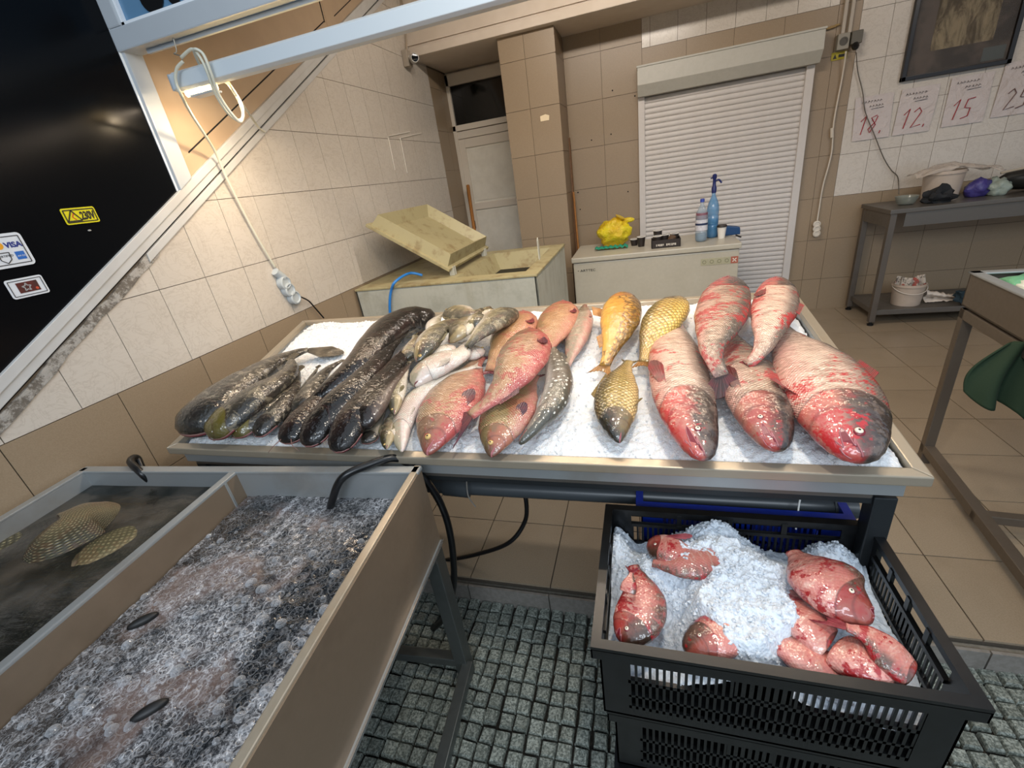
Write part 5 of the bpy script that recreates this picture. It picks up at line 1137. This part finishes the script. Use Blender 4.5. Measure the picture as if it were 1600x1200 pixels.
        L = {'silver': .085, 'carp': .045, 'bream': .05, 'catfish': .075, 'perch': .05, 'pike': .09}[kind]
        c0 = {'silver': .10, 'carp': -.10, 'bream': .0, 'catfish': -.05, 'perch': -.1, 'pike': -.2}[kind]; c1 = {'silver': -.48, 'carp': -.35, 'bream': -.35, 'catfish': -.35, 'perch': -.5, 'pike': -.5}[kind]
        def sf(t, cv):                          # continuous surface point
            x = max(0, min(N-1e-6, (t/.6 if t < .6*4/N else t)*N)); i = int(x); k = x-i; A_, B_ = fr[i], fr[min(N, i+1)]
            q = [A_[j]*(1-k)+B_[j]*k for j in range(6)]; return q[0]+q[2]*q[4]*cv+q[3]*q[5]*max(0, 1-cv*cv)**.5*1.03
        tip = p0-T*W2*.015
        if kind == 'silver':
            L = .10; c0 = 0
        up_ = [tip+Nn*b*.5]+[sf(L*k/7, c0+(c1-c0)*(k/7)**1.1+(.16 if kind == 'silver' else .08)*math.sin(math.pi*k/7)) for k in range(1, 8)]
        lo_ = [tip-B*a*.4]+[sf(L*k/7, c0+(c1-c0)*(k/7)**.55-(.25 if kind == 'silver' else .08)*math.sin(math.pi*k/7)) for k in range(1, 7)]+[up_[-1]]
        if kind == 'silver':
            up_ = [sf(.004+L*k/7, -.05-.35*k/7) for k in range(8)]; lo_ = [sf(.004+L*k/7, -.88+.48*(k/7)**1.5) for k in range(7)]+[up_[-1]]
        mb = MB()
        for k in range(7): mb.add([up_[k]+Nn*.0006, up_[k+1]+Nn*.0006, lo_[k+1]+Nn*.0006, lo_[k]+Nn*.0006], [(0,1,2,3)])
        obj('mouth', mb, MOUTH, root, True)
        r = W2*(.018 if kind != 'catfish' else .018)
        for nm, pp in (('upper_lip', up_), ('lower_lip', lo_)):
            q = smooth_path(pp, 3); n_ = len(q); obj(nm, MB().tube(q, [r*(.55+.6*math.sin(math.pi*min(1, .25+.75*i/n_))) for i in range(n_)], 8), lipm, root, True)
    if tail:
        p, T, B, Nn, a, b = fr[-1]; TL = (tl or .42)*W2*2*tail if kind not in ('catfish',) else W2*1.3*tail
        if tdir is not None:
            q = plane(pts[-1][0]+tdir[0], pts[-1][1]+tdir[1], pts[-1][2]*.6); T = (q-p).normalized(); B = T.cross(nr).normalized()*side
        sp = .62*tspread
        if kind == 'catfish': f = lambda s_: T*TL*(1-.5*abs(2*s_-1)**2)+B*(W2*.30*(2*s_-1))
        else: f = lambda s_: (T*TL*(.52+.48*abs(2*s_-1)**1.5)+B*((2*s_-1)*TL*sp)-Nn*TL*.06)
        fan('tail_fin', p-B*a*.85-T*a*.3, p+B*a*.85-T*a*.3, f, FIN[skin], root, 9, 4, th=max(.0016, b*.5))
    if 'pec' in fins:
        t = GILL[kind]+.02; p, T, B, Nn, a, b = surf(t, -.55); q = surf(t+.03, -.76)[0]; FL_ = W2*(1.45 if kind == 'silver' else 1.1)
        fan('pectoral_fin', p, q, lambda s_: (T*1.0+B*(.02-.34*s_)+Nn*.05).normalized()*FL_*(.35+.65*math.sin(math.pi*(.25+.6*s_))), FIN[skin], root, 6, 3, .0016, .001, Nn)
    if 'pecl' in fins:                          # pectoral spread clear of the body on the belly side
        t = GILL[kind]+.01; p, T, B, Nn, a, b = surf(t, -.80); q = surf(t+.05, -.92)[0]; FL_ = W2*.8
        fan('pectoral_fin', p, q, lambda s_: (T*.8+B*(-.7+.3*s_)+Nn*.10).normalized()*FL_*(1-.4*s_), FIN[skin], root, 6, 3, .0016, .001, Nn)
    if 'dor' in fins:
        t0, t1 = {'carp': (.40, .72), 'silver': (.44, .56), 'bream': (.42, .54), 'catfish': (.30, .34), 'perch': (.30, .48), 'pike': (.74, .84)}[kind]
        if cut[1] >= t1 and kind != 'catfish':
            p = surf(t0, .97)[0]; q, T, B, Nn, a, b = surf(t1, .97)
            fan('dorsal_fin', p, q, lambda s_: (B*.55+T*.7).normalized()*W2*(.36-.16*s_), FIN[skin], root, 8, 3, .0016, .001, Nn)
    if 'anal' in fins:
        p = surf(.72, -.95)[0]; q, T, B, Nn, a, b = surf(.84, -.95)
        fan('anal_fin', p, q, lambda s_: (-B*.6+T*.7).normalized()*W2*(.34-.14*s_), FIN[skin], root, 6, 3, .0016, .001, Nn)
    if 'ridge' in fins:                         # long low fin of a catfish
        for i in range(int(N*.5), N, 1):
            pass
        i0, i1 = int(N*.5), N-1; vs = []
        mb = MB(); uvv = []
        for i in range(i0, i1+1):
            p, T, B, Nn, a, b = fr[i]; vs.append((p-B*a*.95, p-B*(a+W2*.22*(1+.2*math.sin(i*2.1)))-Nn*b*.3))
        for a_, b_ in vs: mb.v += [a_+nr*.001, b_+nr*.0006, a_-nr*.001, b_-nr*.0006]
        for i in range(len(vs)-1):
            o = i*4; mb.f += [(o, o+1, o+5, o+4), (o+2, o+6, o+7, o+3), (o+1, o+3, o+7, o+5)]
        obj('long_anal_fin', mb, FIN[skin], root, 'auto')
    if barbels:
        for sg in (-1, 1):
            p, T, B, Nn, a, b = surf(.03, .6*sg); obj('barbel', MB().tube(smooth_path([p, p-T*W2*.5+B*sg*W2*.35, p-T*W2*.75+B*sg*W2*.8-Nn*W2*.3], 5), [.0016-.0001*k for k in range(11)], 5), CATLIP, root, True)
    return root
G_ = None
def L(*a, **k): return fish(*a, **k)

# ---- the right half: silver carp
L('silver', 'silver', [(1346,722,.05),(1325,672,.065),(1300,620,.07),(1268,570,.065),(1240,535,.055),(1222,515,.045)], 152, 1, 'largest silver carp, red and cream, at the right end of the table', fins=('pecl','dor'), tail=0)
L('silver', 'silver', [(1102,718,.045),(1082,665,.06),(1066,610,.065),(1056,560,.06),(1050,520,.05),(1050,488,.04)], 108, 1, 'pinkish silver carp with white eye, head down, first right of the yellow carp', fins=('pec','dor'))
L('silver', 'silverd', [(1216,704,.05),(1196,655,.06),(1178,608,.06),(1163,570,.05),(1150,540,.04),(1140,520,.03)], 108, 1, 'dark headed silver carp with open pink mouth, lying under two others', fins=('pec','dor'), tail=.6, eyec=(.13,-.35))
L('silver', 'silverd', [(1141,437,.07),(1133,470,.10),(1122,510,.125),(1112,545,.13),(1120,572,.115),(1128,588,.10)], 94, -1, 'silver carp lying head up with dark back, bloody tail over two heads', fins=('dor',), tail=1.7, eye=False, tdir=(10,40), tspread=1.5)
L('silver', 'silver', [(1214,437,.07),(1213,468,.10),(1204,505,.12),(1194,540,.115),(1178,562,.10),(1166,570,.09)], 84, -1, 'red blotched silver carp head up at the rear right corner', fins=('dor','pec'), tail=1.5, eye=False, tdir=(-30,26), tspread=1.2)
# ---- yellow carp
L('carp', 'commond', [(968,692,.03),(962,660,.045),(962,625,.05),(970,590,.045),(982,566,.035)], 80, -1, 'olive yellow common carp with black head, front one of the three', fins=('pecl','dor'), tail=.5)
L('carp', 'mirror', [(972,459,.05),(972,485,.07),(966,515,.075),(954,548,.06),(945,572,.045)], 72, -1, 'golden mirror carp with few large scales, rear left of the yellow three', fins=('anal',), eye=False, tail=.75, tdir=(-14,22))
L('carp', 'common', [(1062,466,.05),(1045,487,.07),(1026,515,.07),(1012,545,.055),(1006,566,.045)], 62, 1, 'golden common carp with even scales, rear right of the yellow three', fins=(), eye=False, tail=.6)
par = [q for q in COL.objects if q.name.startswith('mirror_carp')][0]
fan('pectoral_fin', att(946,484,.055), att(944,496,.055), lambda s_: Vector((-.05,.012,.012))*(1-.2*s_), FIN['mirror'], par)
# ---- pikes
L('pike', 'pike', [(812,694,.03),(836,668,.045),(864,632,.05),(874,595,.05),(867,562,.05),(862,538,.045)], 50, 1, 'grey pike covered in white spots, curved, beside the bare ice', fins=('dor','anal'), tl=.62, tspread=.9, mouth=True, tdir=(2,-22))
L('pike', 'pikeb', [(914,478,.03),(910,500,.04),(902,525,.04),(893,552,.03),(886,572,.02)], 40, 1, 'smaller pale pike behind the spotted one with pinkish belly', fins=('pec',), eye=False, tail=0)
# ---- reddish bream
L('bream', 'bream', [(668,711,.03),(680,680,.045),(700,640,.05),(722,600,.045),(740,572,.035),(750,560,.03)], 92, -1, 'reddish bream at the front rim with golden eye, right of the long pale fish', fins=('pec',), tail=.6)
L('bream', 'breamg', [(768,714,.03),(776,684,.045),(792,648,.05),(815,615,.045),(835,588,.035)], 80, -1, 'olive bream with pink belly at the front, head down next to the pike', fins=('pec','dor'), tail=.5)
L('bream', 'breamo', [(817,487,.04),(808,510,.055),(792,535,.06),(775,560,.05),(766,580,.04)], 64, 1, 'orange brown bream at the rear, head up against the small zanders', fins=('pec',), eye=False, tail=.4)
L('bream', 'breamo', [(879,471,.04),(874,495,.055),(864,520,.06),(850,548,.05),(842,566,.04)], 68, 1, 'orange bream with dark red fin at the rear beside the pale pike', fins=('pec',), eye=False, tail=.4)
L('bream', 'bream', [(826,514,.09),(822,545,.115),(804,583,.12),(775,618,.105),(745,642,.09),(735,650,.085)], 84, 1, 'crimson bream lying head up on top, dark tail over two fish', fins=('pec','anal'), eye=False, tail=1.1, tdir=(-30,22), tspread=1.3)
# ---- small zanders
ZG = 'fish laid out on the ice of the sloping table'
L('perch', 'pale', [(628,706,.02),(627,670,.03),(640,635,.045),(668,607,.055),(705,588,.06),(742,573,.06)], 34, -1, 'long pale fish lying belly up from the front rim to the big bream', eye=False, fins=('pec',), tail=.8, mouth=False)
L('perch', 'perch', [(604,702,.03),(606,682,.035),(614,655,.03),(626,630,.02)], 30, -1, 'small spotted zander with its head at the front rim', fins=('dor','pec'))
L('catfish', 'catg', [(577,693,.025),(580,675,.03),(590,655,.03),(604,632,.02)], 26, -1, 'small dark fish head poking out beside the black catfish', eye=False, fins=(), tail=0)
L('perch', 'perch', [(602,640,.06),(603,618,.065),(614,590,.065),(632,565,.06)], 26, -1, 'leftmost small zander of the pile, belly to the right', fins=('dor',), tail=.5)
L('perch', 'perch', [(616,648,.065),(618,622,.075),(626,592,.075),(640,566,.07)], 31, -1, 'small zander with pale belly, second from the left in the pile', fins=('dor','pec'), tail=.8, tdir=(3,-16))
L('perch', 'pale', [(648,604,.07),(662,585,.08),(690,568,.085),(718,555,.085),(730,535,.085)], 34, -1, 'whitish zander belly up in the middle of the pile', fins=('pec',), eye=False, tail=.7, tdir=(-2,-20))
L('perch', 'pale', [(758,548,.05),(742,551,.055),(722,553,.06),(700,562,.05)], 22, 1, 'small pale fish pointing right beside the orange bream', fins=(), tail=0)
L('perch', 'perch', [(652,566,.10),(664,545,.115),(680,522,.12),(700,505,.115),(722,498,.10)], 36, 1, 'striped zander lying on top of the left of the pile', fins=('dor',), tail=.6)
L('perch', 'perch', [(702,536,.10),(716,520,.12),(728,505,.11),(740,492,.09)], 36, -1, 'short zander facing the viewer with white gill', fins=('pec',), tail=.4, eye=False)
L('perch', 'perch', [(803,487,.07),(786,495,.095),(768,508,.115),(748,524,.115),(730,542,.10)], 34, -1, 'banded zander stretching right towards the rear rim', fins=('anal',), eye=False, tail=.9, tdir=(-8,18))
L('perch', 'pale', [(712,543,.085),(696,549,.09),(676,560,.085),(662,570,.08)], 20, 1, 'whitish fish snout just above the large belly up zander', fins=(), eye=False, tail=0, mouth=False)
L('perch', 'perch', [(700,487,.08),(718,491,.10),(738,491,.11),(752,484,.10)], 26, 1, 'zander lying across the top rear of the pile', fins=('dor','anal'), tail=.7, tdir=(8,-12))
L('perch', 'perch', [(741,514,.115),(743,502,.13),(748,488,.12)], 28, 1, 'small zander with raised fuzzy tail at the top of pile', fins=(), tail=.9, eye=False, tdir=(1,-14))
L('perch', 'perch', [(776,489,.05),(762,488,.06),(745,487,.05)], 16, 1, 'dark narrow fish tip showing behind the pile at the rear rim', fins=(), tail=0, eye=False)
L('perch', 'pale', [(676,526,.09),(678,505,.10),(690,492,.09)], 26, 1, 'yellowish zander flank at the left rear of the pile', fins=(), tail=.4, eye=False)
L('perch', 'perch', [(622,568,.06),(640,552,.07),(652,535,.075),(648,524,.06)], 26, 1, 'zander with pale tail resting on the black catfish', fins=(), tail=.9, eye=False, tdir=(-16,-2))
# ---- big black catfish
L('catfish', 'cat', [(676,503,.04),(650,499,.06),(618,510,.08),(590,535,.09),(558,570,.085),(522,600,.07),(488,628,.05),(464,655,.035)], 56, -1, 'thickest black catfish, its body bending along the rear rim and tail pointing forward', fins=('ridge',), eye=False, mouth=False, wmul=.8, tail=0)
L('catfish', 'cat', [(450,693,.03),(462,668,.045),(482,640,.05),(505,615,.05),(525,595,.04)], 36, 1, 'black catfish head with eye and barbels, leftmost of the black heads', fins=(), barbels=True, wmul=.9, tail=0)
L('catfish', 'cat', [(484,697,.045),(500,665,.065),(530,628,.085),(560,600,.09),(590,568,.085),(612,540,.08),(640,515,.07)], 42, 1, 'second big black catfish, pale lip, lying along the first', fins=('ridge',), barbels=False, wmul=.84)
L('catfish', 'cat', [(531,706,.045),(540,680,.06),(558,645,.075),(585,612,.08),(612,580,.075),(632,552,.065),(650,528,.05)], 44, 1, 'black catfish with red mark at its jaw, nearest to the zanders', fins=('ridge',), wmul=.86)
L('catfish', 'cat', [(560,670,.06),(580,640,.08),(602,610,.085),(622,588,.08),(640,568,.07)], 38, -1, 'short dark catfish back between the large one and the zanders', fins=(), eye=False, tail=0, mouth=False)
# ---- smaller grey catfish on the left
L('catfish', 'catg', [(306,680,.03),(322,655,.045),(352,625,.05),(395,592,.05),(435,566,.045),(465,552,.035),(482,547,.03)], 50, 1, 'largest mottled grey catfish along the left rim', fins=(), wmul=.9, tail=1.2, tdir=(24,2))
L('catfish', 'caty', [(333,685,.04),(348,665,.06),(380,640,.075),(410,615,.08),(436,598,.075),(452,580,.07),(455,562,.06)], 38, 1, 'yellow headed grey catfish, second from the left rim', fins=(), tail=.8)
L('catfish', 'caty', [(367,683,.03),(382,668,.04),(410,648,.045),(440,622,.045),(458,600,.045),(466,580,.04)], 30, 1, 'small yellow headed catfish, third from the left rim', fins=(), tail=.8)
L('catfish', 'catg', [(400,681,.03),(415,665,.04),(438,638,.045),(458,610,.045),(466,588,.04)], 32, 1, 'purplish grey catfish, fourth from the left rim', fins=(), tail=0)
L('catfish', 'catg', [(450,660,.02),(464,630,.025),(482,600,.025),(496,575,.02)], 22, 1, 'thin brownish fish tail between the grey and the black catfish', fins=(), tail=.7, eye=False, mouth=False)
L('catfish', 'catg', [(468,645,.03),(484,615,.035),(508,582,.035),(535,563,.03)], 32, 1, 'greyish pink catfish flank and tail left of the black catfish', fins=(), tail=.9, eye=False, mouth=False, tdir=(14,6))

# ------------------------------------------------------------ fish and ice in the crate
def atc(px, py, h=0.0): return atz(px, py, CZ-.045+h)
CG = 'red carp packed in the black crate'
def C_(*a, **k): k.setdefault('plane', atc); k['group'] = CG; return fish(*a, **k)
C_('silver', 'crate', [(972,1006,.0),(986,985,.01),(1004,950,.02),(1000,915,.03),(990,885,.035)], 96, 1, 'red carp head with eye in the front left corner of the crate', tail=0, fins=(), wmul=.9, eyec=(.13,-.05))
C_('silver', 'crate', [(1012,862,.02),(1030,858,.03),(1060,864,.035),(1095,872,.03)], 50, 1, 'dark headed carp pointing left at the rear of the crate', tail=0, fins=('pec',), eyec=(.2,.1), mouth=False)
C_('silver', 'crate', [(1072,1022,.0),(1094,1006,.012),(1126,992,.018),(1170,980,.012),(1215,975,-.01)], 88, -1, 'brownish carp head half under ice at the front of the crate', tail=0, fins=(), eyec=(.18,.1), mouth=False)
C_('silver', 'crate', [(1356,956,.04),(1330,940,.055),(1295,912,.06),(1262,884,.05),(1240,864,.04)], 96, 1, 'carp head with large white eye at the right side of the crate', tail=0, fins=(), eyec=(.22,-.1))
C_('silver', 'crate', [(1282,1000,.0),(1318,1020,.02),(1360,1034,.03),(1396,1040,.02),(1418,1044,.01)], 72, -1, 'headless red carp body in the front right corner of the crate', tail=0, fins=(), eye=False, mouth=False, cut=(.28,1))
C_('silver', 'crate', [(1440,1075,.02),(1400,1035,.045),(1360,998,.06),(1322,980,.07)], 54, -1, 'pink carp tail end lying along the right side of the crate', tail=2.3, fins=(), eye=False, mouth=False, tdir=(-60,-26), tspread=.3, cut=(.2,1))
C_('silver', 'crate', [(1322,1030,-.01),(1298,1010,.012),(1272,985,.022),(1250,955,.022),(1236,925,.01)], 70, 1, 'pinkish carp belly in the middle right of the crate', tail=.9, fins=(), eye=False, mouth=False, cut=(.25,1))
C_('silver', 'crate', [(1350,1062,-.01),(1300,1046,.0),(1255,1026,.008),(1215,1000,.008),(1190,978,.0)], 62, 1, 'pale pink carp flank by the front rim of the crate', tail=0, fins=(), eye=False, mouth=False, cut=(.25,1))
C_('silver', 'crate', [(1150,885,.0),(1110,880,.025),(1060,885,.035),(1020,880,.03)], 56, -1, 'pink carp flank under the ice at the rear of the crate', tail=0, fins=(), eye=False, mouth=False, cut=(.25,1))
t_ = C_('silver', 'crate', [(978,940,.05),(983,915,.07),(987,895,.08)], 30, 1, 'upright pink tail fin in the left corner of the crate', tail=2.1, fins=(), eye=False, mouth=False, tdir=(4,-40), tspread=.7, cut=(.3,1))
# ice between them
ICE2 = icemat('crate_ice', 'd9e1ea', .8)
iz = CZ-.07
def icez(x, y):
    a = (x-CX0)/(CX1-CX0); b = (y-CY0)/(CY1-CY0)
    r = math.exp(-(((a-.50)/.20)**2+((b-.48)/.34)**2))+.8*math.exp(-(((a-.30)/.20)**2+((b-.66)/.16)**2))+.75*math.exp(-(((a-.42)/.16)**2+((b-.92)/.12)**2))+.6*math.exp(-(((a-.05)/.05)**2+((b-.85)/.2)**2))+.75*math.exp(-(((a-.85)/.10)**2+((b-.88)/.12)**2))+.75*math.exp(-(((a-.45)/.13)**2+((b-.20)/.16)**2))+.42*math.exp(-(((a-.60)/.06)**2+((b-.34)/.10)**2))+.40*math.exp(-(((a-.16)/.07)**2+((b-.52)/.12)**2))+.45*math.exp(-(((a-.36)/.05)**2+((b-.36)/.08)**2))+.4*math.exp(-(((a-.7)/.12)**2+((b-.62)/.12)**2))
    return iz-.055+.125*min(1.0, r)+.012*fbm(Vector((x*18, y*18, 4)))
def cfn(a, b):
    x, y = CX0+.022+(CX1-CX0-.044)*a, CY0+.022+(CY1-CY0-.044)*b
    return Vector((x, y, icez(x, y)+.002*mnoise.cell(Vector((x*150, y*150, 1)))+.005*mnoise.noise(Vector((x*80, y*80, 1)))))
ci = obj('crate_ice', MB().grid(210, 140, cfn), ICE2, None, True, kind='stuff'); tag(ci, 'heap of clumped crushed ice over the carp in the black crate', 'ice')
mb = MB()
def onc():
    while True:
        a, b = R_.random(), R_.random(); p = cfn(a, b)
        if p.z > iz-.01 or R_.random() < .12: return p
lumps(mb, 1800, onc, .002, .006)
obj('ice_grain', mb, ICE2, ci, 'auto', kind='stuff')
mb = MB(); q = atz(1143, 845, CZ-.0); lumps(mb, 40, lambda: atz(1128, 856, CZ-.02)+Vector((R_.uniform(-.035,.035), R_.uniform(-.015,.015), R_.uniform(-.01,.008))), .008, .022)
obj('ice_chunk', mb, ICE2, ci, 'auto', kind='stuff')

# ------------------------------------------------------------ live fish in the still tank
TG = 'live carp in the twin tank'
def atw(px, py, h=0.0): return atz(px, py, .690+h)
def T_(*a, **k): k['plane'] = atw; k['group'] = TG; return fish(*a, **k)
T_('carp', 'tankf', [(75,850,.008),(110,845,.012),(150,822,.014),(190,806,.008),(222,796,.0)], 62, 1, 'carp with fine scales near the surface of the left tank', fins=('dor',), tail=.6, wmul=1.0)
T_('carp', 'tankc', [(70,905,.014),(125,882,.020),(180,852,.022),(235,818,.020),(285,790,.010)], 54, -1, 'long carp with coarse scales alongside the tank divider', fins=('dor',), tail=.6, mouth=False, thk=.26)
T_('carp', 'tankd', [(-60,900,.010),(0,862,.020),(45,832,.018),(85,802,.008)], 46, 1, 'dark carp along the left wall of the tank', fins=('dor',), tail=.6, mouth=False, thk=.26)
T_('carp', 'tankd', [(-10,1010,.006),(60,965,.012),(120,930,.010),(190,895,.0)], 60, 1, 'dim dark carp low in the water of the left tank', fins=('dor',), tail=.6, mouth=False, thk=.26)
for k, (px, py) in enumerate(((222, 968), (232, 1108), (160, 1240))):
    c = atz(px, py, WR+.002); d = Vector((.03, .045, 0))
    tag(obj('surfacing_fish', MB().ell(c-Vector((0,0,.004)), (.011,.030,.010), 14, 8, Matrix.Rotation(-.7, 3, 'Z').to_quaternion()), plain('wet_black_back', '0b0c0d', .5), None, True), 'dark fish back breaking the bubbling water, '+('farther' if k == 0 else 'nearer'), 'fish') if k < 2 else None
